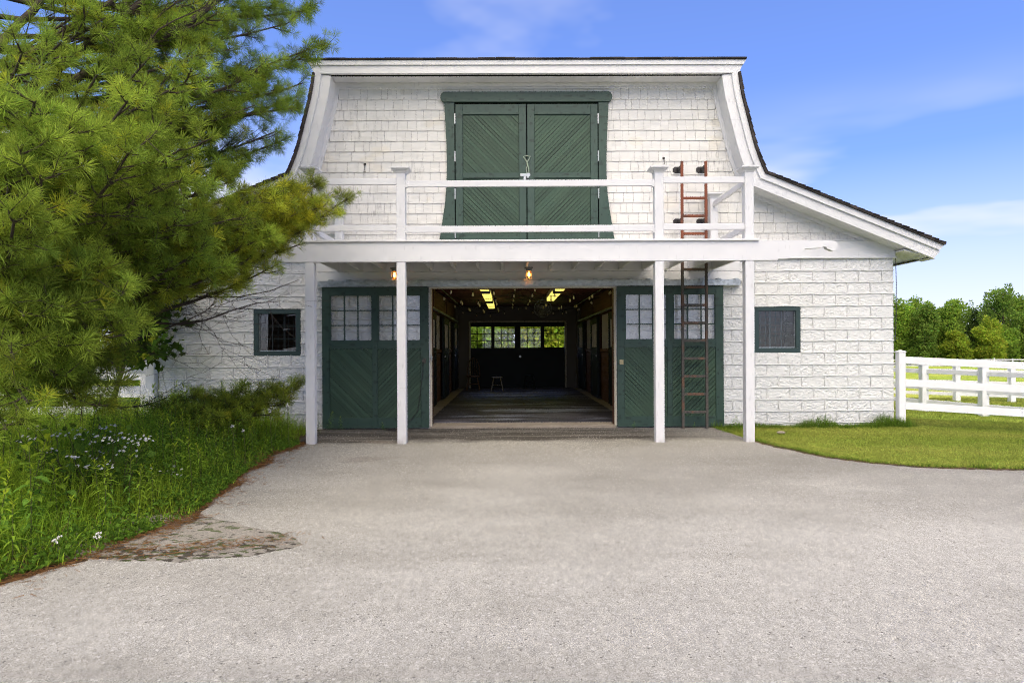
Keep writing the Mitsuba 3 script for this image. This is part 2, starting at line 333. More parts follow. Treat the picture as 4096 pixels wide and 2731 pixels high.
cap = np.array([(s * 3.70, 10.66, 6.242) for s in (1, -1)] + [(s * 3.70, 10.66, 6.258) for s in (1, -1)] + [(s * 3.60, 22.5, 6.1) for s in (1, -1)] + [(0, 14.2, 7.4), (0, 22.5, 7.4)] + [(s * 3.58, 11.4, 6.03) for s in (1, -1)])
cap[:, 0] += XC
put('hip_roof', trimesh.Trimesh(cap).convex_hull, 'roof_shingle', barn)
tabs = []
x = XC - 3.70
while x < XC + 3.68:
    w = 0.25 + 0.12 * rng.random(); tabs.append(box(x, min(x + w, XC + 3.70), 10.645 + 0.01 * rng.random(), 10.9, 6.25, 6.264 + 0.010 * rng.random())); x += w + 0.004
put('roof_edge', tabs, 'roof_shingle', barn, kind='stuff')
def trap(h0, h1, z0, z1): return Polygon([(XC - h0, z0), (XC + h0, z0), (XC + h1, z1), (XC - h1, z1)])
put('fascia_moulding', ext(trap(3.655, 3.70, 6.163, 6.240), 10.68, 10.76), 'white_paint', barn)
put('fascia_board', ext(trap(3.585, 3.645, 6.028, 6.160), 10.705, 10.775), 'white_paint', barn)
put('vent_slot', box(XC - 3.33, XC + 3.33, 10.777, 10.80, 6.014, 6.032), 'dark_gap', barn)
put('gable_soffit', box(XC - 3.56, XC + 3.56, 10.801, YW + 0.02, 6.02, 6.036), 'white_paint', barn)
put('gable_frieze', box(XC - 3.32, XC + 3.32, YW - 0.038, YW, 5.945, 6.019, 0.003), 'white_paint', barn)
put('gable_bead', box(XC - 3.27, XC + 3.27, YW - 0.028, YW, 5.915, 5.943, 0.002), 'white_paint', barn)
# gable backing wall
inner = offset(curve, 0.245)
gp = np.vstack([side(inner, 1), [[XC + 6.42, 2.9]], [[XC - 6.42, 2.9]], side(inner, -1)[::-1]])
gable = Polygon(gp).buffer(0).intersection(sbox(XC - 6.42, 2.9, XC + 6.42, 6.02))
wall = put('gable_wall', ext(gable, YW, YW + 0.2), 'felt', barn)
# shingles
inh, inz = offset(curve, 0.29).T
def half_at(z):                                   # half width of the shingled field at height z
    return float(np.interp(z, inz[::-1], inh[::-1]))
def trim_half(z):                                 # outer half width of the hay door's frame
    return float(np.interp(z, [3.0, 3.28, 4.0, 4.5, 5.0, 5.67, 5.86], [1.60, 1.52, 1.41, 1.385, 1.395, 1.43, 1.50]))
cand = []
z = 5.734
rows = [5.914 - 0.1804 * k for k in range(1, 17)]
for r, zb in enumerate(rows):
    lim = half_at(max(zb, 3.25)) - 0.02
    x = XC - lim - 0.02 - 0.1 * rng.random()
    while x < XC + lim:
        w = float(rng.choice([0.10, 0.125, 0.15, 0.17, 0.20, 0.24], p=[.14, .2, .22, .2, .16, .08])) + 0.012 * rng.random()
        x0, x1 = max(x, XC - lim), min(x + w - 0.005 - 0.003 * (rng.random() < .3), XC + lim)
        x += w
        if x1 - x0 < 0.03: continue
        top = zb + 0.19
        if zb < 5.66 and abs((x0 + x1) / 2 - XC) < trim_half(zb + 0.09) - 0.09: continue
        if top > 6.0: top = 5.915
        hide = 0 if zb > 3.2 else 1
        if abs((x0 + x1) / 2 - XC) > 6.05: continue
        if zb < 2.95: continue
        cand.append((hide, -(x1 - x0), x0, x1, zb + 0.006 * (rng.random() - 0.5) , top, 0.014 + 0.006 * rng.random()))
cand.sort()
def shingle(x0, x1, z0, z1, th):
    a = 0.004 * (rng.random() - 0.5)
    v = np.array([[x0, YW - th, z0 + a], [x1, YW - th, z0 - a], [x1, YW + 0.004, z0 - a], [x0, YW + 0.004, z0 + a],
                  [x0, YW - 0.002, z1], [x1, YW - 0.002, z1], [x1, YW + 0.004, z1], [x0, YW + 0.004, z1]])
    f = np.array([[0, 1, 5, 4], [3, 2, 1, 0], [1, 2, 6, 5], [0, 4, 7, 3]])
    f = np.vstack([f[:, [0, 1, 2]], f[:, [0, 2, 3]]])
    return trimesh.Trimesh(v, f, process=False)
rest = []
for i, c in enumerate(cand):
    m = shingle(*c[2:])
    if i < 300: put('shingle', m, 'shingle_paint', wall)
    else: rest.append(m)
put('small_shingles', rest, 'shingle_paint', wall, kind='stuff')

# block wall
OPEN = (-1.355, 1.89, 2.47)                        # left, right, top of the doorway
WIN = [(-4.424, -3.607, 1.280, 2.097), (4.312, 5.129, 1.295, 2.112)]
full = sbox(XC - 6.42, -0.2, XC + 6.42, 2.94)
holes = [sbox(OPEN[0], -0.3, OPEN[1], OPEN[2])] + [sbox(a, c, b, d) for a, b, c, d in WIN]
bw = put('block_wall', ext(full.difference(unary_union(holes)), YW + 0.005, YW + 0.25), 'block_paint', barn)
def block(x0, x1, z0, z1):
    nx, nz = max(3, int((x1 - x0) / 0.017)), 12
    u, w = np.meshgrid(np.linspace(0, 1, nx), np.linspace(0, 1, nz), indexing='ij')
    X, Z = x0 + u * (x1 - x0), z0 + w * (z1 - z0)
    e = np.minimum(np.minimum(u, 1 - u) * (x1 - x0), np.minimum(w, 1 - w) * (z1 - z0))
    s = rng.integers(1000)
    tilt = (rng.random(2) - 0.5) * 0.012
    h = 0.012 + 0.024 * meshkit.fbm(np.stack([X * 34 + Z * 20, Z * 58 - X * 14, X * 0 + s], -1), 3, 3) + 0.013 * (rng.random((nx, nz)) - 0.5) + tilt[0] * (u - .5) + tilt[1] * (w - .5)
    h = h * np.clip(0.62 + e / 0.02, 0, 1)
    Y = YW + 0.006 - h
    q = np.arange(nx * nz).reshape(nx, nz)
    f = np.stack([q[:-1, :-1], q[1:, :-1], q[1:, 1:], q[:-1, 1:]], -1).reshape(-1, 4)
    return (np.stack([X, Y, Z], -1).reshape(-1, 3), f)
joints = []
def bead(p0, p1, r=0.0115):
    n = max(3, int(np.linalg.norm(np.subtract(p1, p0)) / 0.05))
    t = np.linspace(0, 1, n)[:, None]; P = np.array(p0) * (1 - t) + np.array(p1) * t
    wob = 0.012 * (meshkit.noise(np.c_[P[:, 0] * 4.0 + P[:, 2] * 31, P[:, 2] * 9, t[:, 0] * 0], 5) - 0.5) + 0.005 * (rng.random(n) - 0.5)
    if abs(p1[0] - p0[0]) > abs(p1[2] - p0[2]): P[:, 2] += wob
    else: P[:, 0] += wob
    return tube(P, r * (0.8 + 0.4 * rng.random(n)), 5, False)
zl = [2.94] + [2.725 - 0.2043 * k for k in range(0, 15)]
for r in range(15):
    z1, z0 = zl[r], max(zl[r + 1], -0.06)
    if z1 < 0: break
    zm = (z0 + z1) / 2
    span = [(XC - 6.42, XC + 6.42)]
    cuts = [(a, b) for a, b, c, d in WIN if c < zm < d] + ([(OPEN[0], OPEN[1])] if zm < OPEN[2] else [])
    for a, b in cuts:
        span = [q for p0, p1 in span for q in ((p0, min(p1, a)), (max(p0, b), p1)) if q[1] - q[0] > 0.02]
    if zm > OPEN[2]: span = [(XC - 6.42, -3.3), (4.05, XC + 6.42)]
    for p0, p1 in span:
        if p1 - p0 > 0.3: joints.append(bead((p0, YW - 0.023, z0), (p1, YW - 0.023, z0)))
        x = XC + 6.42 - (0.0 if r % 2 == 0 else 0.2027)
        xs_ = [p1] + [q for q in np.arange(x, XC - 6.5, -0.4055) if p0 + 0.03 < q < p1 - 0.03] + [p0]
        for b1, b0 in zip(xs_[:-1], xs_[1:]):
            if b0 > p0 + 0.01: joints.append(bead((b0, YW - 0.021, z0), (b0, YW - 0.021, z1), 0.009))
            put('block', block(b0 + 0.001, b1 - 0.001, z0 + 0.001, z1 - 0.001), 'block_paint', bw, smooth=14)
put('mortar_joints', joints, 'block_paint', bw, kind='stuff', smooth=50)
for s in (1, -1):                                # corner edge and side wall with stall windows, back wall
    x = XC + s * 6.42
    hol = [(y0, y0 + 0.8, 1.28, 2.08) for y0 in (16.4, 19.6)]
    pieces = [box(x - s * 0.24, x - s * 0.001, YW + 0.252, 22.0, -0.2, 1.28), box(x - s * 0.24, x - s * 0.001, YW + 0.252, 22.0, 2.08, 3.0)]
    yy = [YW + 0.252] + [q for a in hol for q in a[:2]] + [22.0]
    for a, b in zip(yy[0::2], yy[1::2]): pieces.append(box(x - s * 0.24, x - s * 0.001, a, b, 1.2801, 2.0799))
    put('side_wall', pieces, 'block_paint', barn)
# band board on top of the blocks
put_each('band_board', [box(XC - 6.44, -3.36, YW - 0.045, YW + 0.1, 2.955, 3.235, 0.003), box(4.06, XC + 6.44, YW - 0.045, YW + 0.1, 2.955, 3.235, 0.003)], 'white_paint', barn)
put('band_cap', [box(XC - 6.40, XC + 6.40, YW - 0.06, YW + 0.0, 3.237, 3.256, 0.002)], 'white_paint', barn)
put_each('drip_cap', [box(XC - 6.46, -3.36, YW - 0.075, YW + 0.1, 2.936, 2.953, 0.003), box(4.06, XC + 6.46, YW - 0.075, YW + 0.1, 2.936, 2.953, 0.003)], 'white_paint', barn)
put_each('header_board', [box(-3.35, 4.055, YW - 0.05, YW + 0.004, 2.73, 2.95, 0.003), box(-3.35, 4.055, YW - 0.044, YW + 0.004, 2.455, 2.7265, 0.003)], 'white_paint', barn)
put_each('door_jamb', [box(OPEN[0] - 0.001, OPEN[0] + 0.03, YW - 0.04, YW + 0.03, 0.0, OPEN[2] - 0.031, 0.002), box(OPEN[1] - 0.03, OPEN[1] + 0.001, YW - 0.04, YW + 0.03, 0.0, OPEN[2] - 0.031, 0.002),
     box(OPEN[0], OPEN[1], YW - 0.04, YW + 0.03, OPEN[2] - 0.03, OPEN[2], 0.002)], 'cream', barn)
put_each('reveal_board', [box(OPEN[0] - 0.001, OPEN[0] + 0.02, YW + 0.031, YW + 0.27, 0.046, OPEN[2] - 0.021), box(OPEN[1] - 0.02, OPEN[1] + 0.001, YW + 0.031, YW + 0.27, 0.046, OPEN[2] - 0.021), box(OPEN[0], OPEN[1], YW + 0.031, YW + 0.27, OPEN[2] - 0.02, OPEN[2])], 'stall_wood', barn)
# smooth white jamb casing behind the slid-open doors
put_each('jamb_casing', [box(OPEN[0] - 0.20, OPEN[0] - 0.003, YW - 0.042, YW, 0.0, 2.45, 0.002), box(OPEN[1] + 0.003, OPEN[1] + 0.20, YW - 0.042, YW, 0.0, 2.45, 0.002)], 'white_paint', barn)

# windows in the block wall
for a, b, c, d in WIN:
    w = put('window', [box(a + 0.002, b - 0.002, YW - 0.02, YW + 0.06, c + 0.002, c + 0.085, 0.004), box(a + 0.002, b - 0.002, YW - 0.02, YW + 0.06, d - 0.085, d - 0.002, 0.004),
                       box(a + 0.002, a + 0.085, YW - 0.02, YW + 0.06, c + 0.086, d - 0.086, 0.004), box(b - 0.085, b - 0.002, YW - 0.02, YW + 0.06, c + 0.086, d - 0.086, 0.004)], 'green_window', barn)
    a, b, c, d = a + 0.086, b - 0.086, c + 0.086, d - 0.086
    put('sash', [box(a, b, YW + 0.02, YW + 0.05, c, c + 0.012), box(a, a + 0.012, YW + 0.02, YW + 0.05, c + 0.013, d), box(b - 0.012, b, YW + 0.02, YW + 0.05, c + 0.013, d)], 'galvanised', w)
    put('pane', ext(sbox(a + 0.013, c + 0.013, b - 0.013, d), YW + 0.034, YW + 0.0345), 'glass', w)
    for t in (1, 2):
        put('glazing_bar', box(a + (b - a) * t / 3 - 0.008, a + (b - a) * t / 3 + 0.008, YW + 0.06, YW + 0.075, c, d), 'dark_green', w)
        put('glazing_bar', box(a, b, YW + 0.0755, YW + 0.09, c + (d - c) * t / 3 - 0.008, c + (d - c) * t / 3 + 0.008), 'dark_green', w)
    for t in range(1, 7):
        put('grille_bar', box(a + (b - a) * t / 7 - 0.004, a + (b - a) * t / 7 + 0.004, YW + 0.16, YW + 0.168, c, d), 'dark_green' if a < 0 else 'green_window', w)
        put('grille_bar', box(a, b, YW + 0.1685, YW + 0.1765, c + (d - c) * t / 7 - 0.004, c + (d - c) * t / 7 + 0.004), 'dark_green' if a < 0 else 'green_window', w)

# planks of a panel, running at 45 degrees
def planks(parent, x0, x1, z0, z1, sgn, y0, y1, pitch=0.079, bsdf='green_plank'):
    rect = sbox(x0 + 0.001, z0 + 0.001, x1 - 0.001, z1 - 0.001)
    n0, n1 = -(x1 - x0), (z1 - z0) + (x1 - x0)
    for c in np.arange(n0, n1, pitch):
        # sgn=-1: plank falls to the right
        gp_ = float(rng.choice([0.004, 0.007, 0.012], p=[.35, .4, .25])); a, b = c + gp_, c + pitch - 0.003
        if sgn < 0: q = [(x0 - .1, z0 + a + (x1 - x0) + .1), (x1 + .1, z0 + a - .1), (x1 + .1, z0 + b - .1), (x0 - .1, z0 + b + (x1 - x0) + .1)]
        else: q = [(x0 - .1, z0 + a - .1), (x1 + .1, z0 + a + (x1 - x0) + .1), (x1 + .1, z0 + b + (x1 - x0) + .1), (x0 - .1, z0 + b - .1)]
        g = Polygon(q).intersection(rect)
        if g.is_empty or g.area < 2e-4: continue
        put('plank', ext(g, y0 + 0.004 * rng.random(), y1), f'green_plank_{int(rng.integers(3))}', parent)

# the two sliding doors
def sliding_door(x0, x1, pull_left):
    y0, y1 = YW - 0.112, YW - 0.062
    z0, z1 = 0.025, 2.462
    k = (x1 - x0) / 833.0                        # the photograph's door is 833 units wide
    X = lambda u: x0 + u * k
    d = key('sliding_door', barn); put('back_panel', box(x0, x1, y1 - 0.012, y1, z0, 1.38), 'dark_green', d); put('back_panel', box(x0, x1, y1 - 0.012, y1, 2.36, z1), 'dark_green', d)
    st = [(0, 57), (392, 433), (772, 833)]
    for a, b in st: put('stile', box(X(a), X(b), y0, y1 - 0.013, z0, z1, 0.003), 'green_paint', d)
    z = lambda v: z1 - v * (z1 - z0) / 1110.0
    gaps = [(57, 392), (433, 772)]
    for a, b in gaps:
        for c, e in ((0, 68), (418, 485), (1028, 1110)):
            put('rail', box(X(a) + 0.001, X(b) - 0.001, y0 + 0.002, y1 - 0.013, z(e), z(c), 0.003), 'green_paint', d)
        wx0, wx1, wz0, wz1 = X(a) + 0.030, X(b) - 0.030, z(418) + 0.0, z(68) - 0.0
        wx0, wx1 = X(a) + 13 * k, X(b) - 7 * k
        put('sash_frame', [box(X(a) + .001, wx0, y0 + 0.006, y1 - 0.013, wz0, wz1), box(wx1, X(b) - .001, y0 + 0.006, y1 - 0.013, wz0, wz1)], 'green_paint', d)
        for i in range(3):
            for j in range(3):
                px0, px1 = wx0 + (wx1 - wx0) * i / 3, wx0 + (wx1 - wx0) * (i + 1) / 3
                pz0, pz1 = wz0 + (wz1 - wz0) * j / 3, wz0 + (wz1 - wz0) * (j + 1) / 3
                tl = 0.004 * (rng.random() - 0.5)
                m = ext(sbox(px0 + 0.001, pz0 + 0.001, px1 - 0.001, pz1 - 0.001), y0 + 0.024, y0 + 0.0245)
                m.vertices[:, 1] += tl * (m.vertices[:, 0] - px0) / 0.2
                put('pane', m, 'glass', d)
        for t in (1, 2):
            xx, zz_ = wx0 + (wx1 - wx0) * t / 3, wz0 + (wz1 - wz0) * t / 3
            put('glazing_bar', box(xx - 0.012, xx + 0.012, y0 + 0.008, y0 + 0.022, wz0, wz1, 0.002), 'green_paint', d)
            put('glazing_bar', box(wx0, wx1, y0 + 0.0085, y0 + 0.0215, zz_ - 0.010, zz_ + 0.010, 0.002), 'green_paint', d)
        planks(d, X(a) + 0.004, X(b) - 0.004, z(1028), z(485), -1 if a < 200 else 1, y0 + 0.012, y1 - 0.013)
    return d, X, z, y0
d, X, zf, y0 = sliding_door(-3.208, -1.368, False)
put('pull_plate', [box(X(790), X(812), y0 - 0.012, y0 + 0.001, zf(600), zf(562), 0.002), box(X(782), X(800), y0 - 0.03, y0 - 0.012, zf(592), zf(572), 0.003)], 'rusty_iron', d, label='rusty iron latch')
put('edge_latch', [box(-1.368, -1.30, YW - 0.095, YW - 0.075, 1.235, 1.262, 0.002), box(-1.33, -1.315, YW - 0.10, YW - 0.07, 1.20, 1.30, 0.002)], 'steel', d)
d, X, zf, y0 = sliding_door(1.896, 3.745, True)
ring = trimesh.creation.torus(0.02, 0.0045, 14, 6); ring.apply_transform(trimesh.transformations.rotation_matrix(math.pi / 2, [1, 0, 0])); ring.apply_translation([X(33), y0 - 0.01, zf(600)])
put('ring_pull', [box(X(18), X(48), y0 - 0.006, y0 + 0.001, zf(618), zf(580), 0.002), ring], 'brass', d, label='square brass plate with ring pull')
# galvanised track
tk = put('door_track', [box(-3.27, 4.03, YW - 0.15, YW - 0.142, 2.475, 2.555), box(-3.27, 4.03, YW - 0.149, YW - 0.07, 2.556, 2.566), box(-3.27, 4.03, YW - 0.1495, YW - 0.135, 2.466, 2.474)], 'galvanised', barn)
for x in np.arange(-3.05, 4.0, 0.305):
    put('bracket', [box(x - 0.035, x + 0.035, YW - 0.155, YW - 0.0505, 2.567, 2.590, 0.002), box(x - 0.022, x + 0.022, YW - 0.158, YW - 0.1505, 2.525, 2.5665, 0.002)], 'galvanised', tk)
put('door_stop', box(4.032, 4.05, YW - 0.14, YW - 0.05, 2.49, 2.54, 0.002), 'rusty_iron', tk)
# hay door with its flared surround
put('door_lintel', ext(LineString([(XC - 1.405, 5.757), (XC + 1.405, 5.757)]).buffer(0.087), YW - 0.085, YW - 0.002), 'green_paint', barn)
put('hay_opening', box(XC - 1.26, XC + 1.26, YW - 0.022, YW - 0.001, 2.97, 5.66), 'dark_gap', barn)
zt = np.linspace(2.98, 5.666, 16)
for s in (1, -1):
    o = [(XC + s * (trim_half(z)), z) for z in zt]
    put('door_surround', ext(Polygon(o + [(XC + s * 1.255, zt[-1]), (XC + s * 1.255, zt[0])]), YW - 0.065, YW - 0.021), 'green_paint', barn)
for s in (-1, 1):
    e0, e1 = XC + s * 0.009, XC + s * 1.235
    x0, x1 = min(e0, e1), max(e0, e1)
    y0, y1 = YW - 0.075, YW - 0.023
    d = put('hay_door', box(x0, x1, y1 - 0.008, y1, 2.99, 5.63), 'dark_green', barn)
    put('stile', box(x0, x0 + 0.125, y0, y1 - 0.009, 2.99, 5.63, 0.004), 'green_paint', d)
    put('stile', box(x1 - 0.125, x1, y0, y1 - 0.009, 2.99, 5.63, 0.004), 'green_paint', d)
    for a, b in ((5.452, 5.63), (4.349, 4.441), (2.99, 3.384)):
        put('rail', box(x0 + 0.126, x1 - 0.126, y0 + 0.002, y1 - 0.009, a, b, 0.004), 'green_paint', d)
    for a, b in ((4.441, 5.452), (3.384, 4.349)):
        planks(d, x0 + 0.128, x1 - 0.128, a + 0.002, b - 0.002, s, y0 + 0.022, y1 - 0.009)
    for zc in (5.38, 4.73, 4.08, 3.40):
        xh = XC + s * 1.246
        put('hinge', [box(xh - 0.011, xh + 0.011, y0 - 0.006, y0 + 0.03, zc - 0.09 + 0.036 * i, zc - 0.058 + 0.036 * i, 0.002) for i in range(5)], 'steel', d)
    if s < 0:
        put('hasp', [box(XC - 0.115, XC + 0.06, y0 - 0.012, y0 - 0.0005, 4.372, 4.425, 0.003), box(XC - 0.06, XC - 0.01, y0 - 0.035, y0 - 0.0125, 4.30, 4.375, 0.006), box(XC + 0.0, XC + 0.04, y0 - 0.022, y0 - 0.0125, 4.34, 4.43, 0.003)], 'steel', d)
rope_pts = [(XC + 0.0, 4.42), (XC - 0.01, 4.50), (XC + 0.02, 4.58), (XC - 0.02, 4.66), (XC - 0.06, 4.71), (XC + 0.0, 4.725), (XC + 0.06, 4.715), (XC + 0.035, 4.66), (XC + 0.0, 4.60), (XC + 0.03, 4.52), (XC + 0.035, 4.43)]
put('rope', tube([(x, YW - 0.09 - 0.006 * (i % 3), z) for i, (x, z) in enumerate(rope_pts)], 0.009, 6), 'rope_fibre', label='knotted pale rope looped over the hay door latch', cat='rope', smooth=True)
for x, z in ((-2.475, 4.55), (2.74, 4.64)):
    lab = 'black iron hook and eye on the shingles left of the hay door' if x < 0 else 'tiny black iron hook on the shingles above the balcony post left of the ladder'
    put('wall_hook', [tube([(x, YW - 0.02, z + 0.06), (x, YW - 0.05, z + 0.05), (x + 0.004, YW - 0.05, z - 0.05), (x - 0.02, YW - 0.05, z - 0.08), (x + 0.02, YW - 0.05, z - 0.085)][: 5 if x < 0 else 3], 0.007, 6), box(x - 0.02, x + 0.02, YW - 0.03, YW - 0.014, z + 0.045, z + 0.075, 0.003)], 'black_iron', label=lab, cat='hook')

# ------------------------------------------------------------------ balcony
bal = key('balcony', barn)
YB = 9.26
def scroll(s):
    """beam end with the carved tail; u in metres from the beam's end"""
    p = [(0.893, 0), (0.875, 0.022), (0.75, 0.022), (0.70, 0.032), (0.64, 0.062), (0.57, 0.11), (0.52, 0.142), (0.478, 0.167), (0.41, 0.172), (0.235, 0.182), (0.225, 0.195), (0.172, 0.195), (0.165, 0.18), (0.15, 0.158)]
    a = np.linspace(-2.3, 1.5, 12); c = (0.075, 0.21)
    p += [(c[0] - 0.073 * math.sin(t), c[1] + 0.073 * -math.cos(t)) for t in np.linspace(-0.9, 2.6, 12)]
    return p
zb, zt_ = 2.66, 2.943
tail = [(4.84 - u, zb + v) for u, v in scroll(1)] + [(4.70, zt_)]
taill = [(-4.19 + u, zb + v) for u, v in scroll(-1)] + [(-4.05, zt_)]
bp = Polygon(tail + taill[::-1]).buffer(0)
put('beam', ext(bp, YB, YB + 0.085), 'white_paint', bal)
put('deck_nosing', box(-2.985, 3.675, YB - 0.035, YB + 0.10, 2.945, 2.972, 0.004), 'white_paint', bal)
px = [-2.885, -1.553, 2.224, 3.548]
for i, x in enumerate(px):
    put('porch_post', box(x - 0.065, x + 0.065, YB + 0.008, YB + 0.138, 0.0, zb - 0.002, 0.006), 'white_paint', bal)
    put('railing_post', box(x - 0.065, x + 0.065, YB + 0.012, YB + 0.142, 2.973, 3.955, 0.006), 'white_paint', bal)
def post_cap(x, y, z):
    pts = [(0.068, 0), (0.078, 0.02), (0.10, 0.04), (0.118, 0.05), (0.118, 0.058), (0.132, 0.060), (0.132, 0.082), (0.0, 0.105)]
    ms = []
    for (r0, h0), (r1, h1) in zip(pts[:-1], pts[1:]):
        q = [(sx * r, sy * r, h) for r, h in ((r0, h0), (max(r1, 0.002), h1)) for sx in (-1, 1) for sy in (-1, 1)]
        if h1 - h0 < 1e-6: continue
        m = trimesh.Trimesh(np.array(q)).convex_hull; m.apply_translation([x, y, z]); ms.append(m)
    return ms
for x in px: put('post_cap', post_cap(x, YB + 0.077, 3.952), 'white_paint', bal)
for x in (px[0], px[3]):
    put('railing_post', box(x - 0.065, x + 0.065, 10.86, 10.99, 2.973, 3.955, 0.006), 'white_paint', bal)
    put('post_cap', post_cap(x, 10.925, 3.952), 'white_paint', bal)
    for z in (3.845, 3.165):
        put('side_rail', beam((x, YB + 0.143, z), (x, 10.859, z), 0.04, 0.09, 0.004), 'white_paint', bal)
for (a, b), dz in zip(zip(px[:-1], px[1:]), (0.035, 0.0, 0.045)):
    for z in (3.80, 3.135):
        dd = dz if z > 3.5 else dz * 0.6
        put('front_rail', beam((a + 0.066, YB + 0.045, z + dd), (b - 0.066, YB + 0.045, z + dd + (0.008 if dz == 0 else 0)), 0.04, 0.092, 0.004), 'white_paint', bal)
        if dz == 0:
            for xx in (a + 0.066, b - 0.096): put('rail_bracket', box(xx, xx + 0.03, YB + 0.018, YB + 0.075, z - 0.055, z + 0.058, 0.003), 'white_paint', bal)
LX = (2.40, 2.46 + 0.408)   # ladder hatch
for i, x in enumerate(np.arange(-2.93, 3.65, 0.4064)):
    put('joist', box(x - 0.019, x + 0.019, YB + 0.087, YW - 0.055, 2.745, 2.942), 'white_paint', bal)
y = YB + 0.105
while y < YW - 0.06:
    y1 = min(y + 0.135, YW - 0.04)
    if y > 10.55:
        put('deck_board', [box(-2.98, 2.48, y, y1, 2.944, 2.971), box(3.20, 3.67, y, y1, 2.944, 2.971)], 'white_paint', bal)
    else: put('deck_board', box(-2.98, 3.67, y, y1, 2.944, 2.971), 'white_paint', bal)
    y += 0.1405
put('porch_ceiling', box(-2.975, 2.44, YB + 0.09, YW - 0.056, 2.906, 2.912), 'white_paint', bal)

# lamps under the balcony
def jar_lamp(x, label):
    t = thing('jar_lamp', label, 'lamp', None)
    y, z = 10.62, 2.745
    put('mounting_box', lathe([(0, 0.0), (0.072, 0.0), (0.072, -0.018), (0.05, -0.024), (0.048, -0.062), (0.0, -0.062)], (x, y, z), 16), 'grey_plastic', t, smooth=35)
    put('jar', lathe([(0.036, -0.063), (0.040, -0.09), (0.040, -0.165), (0.028, -0.19), (0.0, -0.196)], (x, y, z), 16), 'amber_glass', t, smooth=40)
    b = put('bulb', lathe([(0.0, -0.075), (0.014, -0.08), (0.024, -0.11), (0.024, -0.135), (0.012, -0.16), (0, -0.165)], (x, y, z), 12), 'cream', t, smooth=True)
    scene[b]['emitter'] = {'type': 'area', 'radiance': rgb(6.0, 3.4, 1.1)}
    cage = []
    for a in np.arange(6) * math.pi / 3:
        c, s_ = math.cos(a), math.sin(a)
        cage.append(tube([(x + 0.047 * c, y + 0.047 * s_, z - 0.06), (x + 0.05 * c, y + 0.05 * s_, z - 0.10), (x + 0.05 * c, y + 0.05 * s_, z - 0.17), (x + 0.03 * c, y + 0.03 * s_, z - 0.203)], 0.0035, 5))
    for h in (0.10, 0.165):
        cage.append(tube([(x + 0.05 * math.cos(a), y + 0.05 * math.sin(a), z - h) for a in np.linspace(0, 2 * math.pi, 17)], 0.0035, 5))
    put('cage', cage, 'galvanised', t)
jar_lamp(0.36, 'lit amber caged lamp under the balcony above the middle of the open doorway')
jar_lamp(-1.885, 'lit amber caged lamp half hidden behind the second porch post from the left')

# ladder
ld = thing('ladder', 'rusty iron ladder fixed to the barn front, passing up through the balcony', 'ladder')
yl = 10.80
for x in (3.004 - 0.02, 3.412 - 0.02):
    put('side_bar', box(x - 0.021, x + 0.021, yl - 0.012, yl + 0.032, 0.0, 4.565, 0.003), 'rusty_iron', ld)
    for z in (4.49, 3.585):
        br = put('bracket', [box(x - 0.018, x + 0.018, yl + 0.0325, YW - 0.032, z - 0.022, z + 0.022, 0.002),
                             ext(Polygon([(x - 0.085, z - 0.03), (x - 0.05, z - 0.055), (x + 0.05, z - 0.055), (x + 0.085, z - 0.03), (x + 0.085, z + 0.03), (x + 0.05, z + 0.055), (x - 0.05, z + 0.055), (x - 0.085, z + 0.03)]), YW - 0.0315, YW - 0.02)], 'black_iron', ld)
for k in range(14):
    z = 0.295 + 0.3035 * k
    if z > 4.1: break
    put('rung', box(3.006, 3.370, yl - 0.006, yl + 0.026, z - 0.021, z + 0.021, 0.003), 'rusty_iron', ld)
put_each('ladder_backing', [box(2.87, 3.52, YW - 0.022, YW - 0.0, 4.41, 4.58, 0.002), box(2.87, 3.52, YW - 0.022, YW - 0.0, 3.50, 3.67, 0.002)], 'shingle_paint', barn)
# cord on the left door
put('power_cord', tube([(-1.46, 10.972, 1.18), (-1.47, 10.968, 0.95), (-1.50, 10.97, 0.75), (-1.53, 10.968, 0.5), (-1.56, 10.97, 0.32), (-1.66, 10.95, 0.18), (-1.80, 10.93, 0.10), (-1.95, 10.86, 0.02), (-2.1, 10.80, 0.02), (-1.9, 10.76, 0.02)], 0.006, 6), 'black_iron', label='black cord hanging down the left sliding door onto the ground', cat='cord', smooth=True)

# ------------------------------------------------------------------ barn interior
YE = 21.9
put('threshold', box(OPEN[0], OPEN[1], YW - 0.06, YW + 0.5, -0.05, 0.045, 0.006), 'concrete', barn)
fl = put('floor', box(XC - 6.2, XC + 6.2, YW + 0.255, YE, -0.1, 0.04), 'concrete', barn)
for i in range(6):
    y0 = YW + 0.52 + i * 1.72
    for a, b in ((-1.47, 0.372), (0.378, 2.22)):
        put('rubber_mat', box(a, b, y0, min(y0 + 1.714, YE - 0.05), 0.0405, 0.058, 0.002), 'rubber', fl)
cl = put('ceiling', box(XC - 6.2, XC + 6.2, YW + 0.252, YE, 2.85, 2.88), 'ceiling_wood', barn)
for y in np.arange(YW + 0.3, YE - 0.1, 0.125):
    if y < 18: put('ceiling_board', box(-1.85, 2.55, y, y + 0.117, 2.832, 2.849), 'ceiling_wood', cl)
RO = (XC - 1.63, XC + 1.63, 2.30)
bkp = sbox(XC - 6.42, -0.2, XC + 6.42, 3.0).difference(sbox(RO[0], 0.0, RO[1], RO[2]))
put('back_wall', ext(bkp, YE + 0.002, YE + 0.25), 'pilaster_paint', barn)
put('back_gable', ext(gable, YE + 0.05, YE + 0.2), 'shingle_paint', barn)
put_each('rear_jamb', [box(RO[0] - 0.05, RO[0], YE - 0.03, YE, 0.05, RO[2] + 0.05), box(RO[1], RO[1] + 0.05, YE - 0.03, YE, 0.05, RO[2] + 0.05), box(RO[0], RO[1], YE - 0.03, YE, RO[2], RO[2] + 0.05)], 'cream', barn)
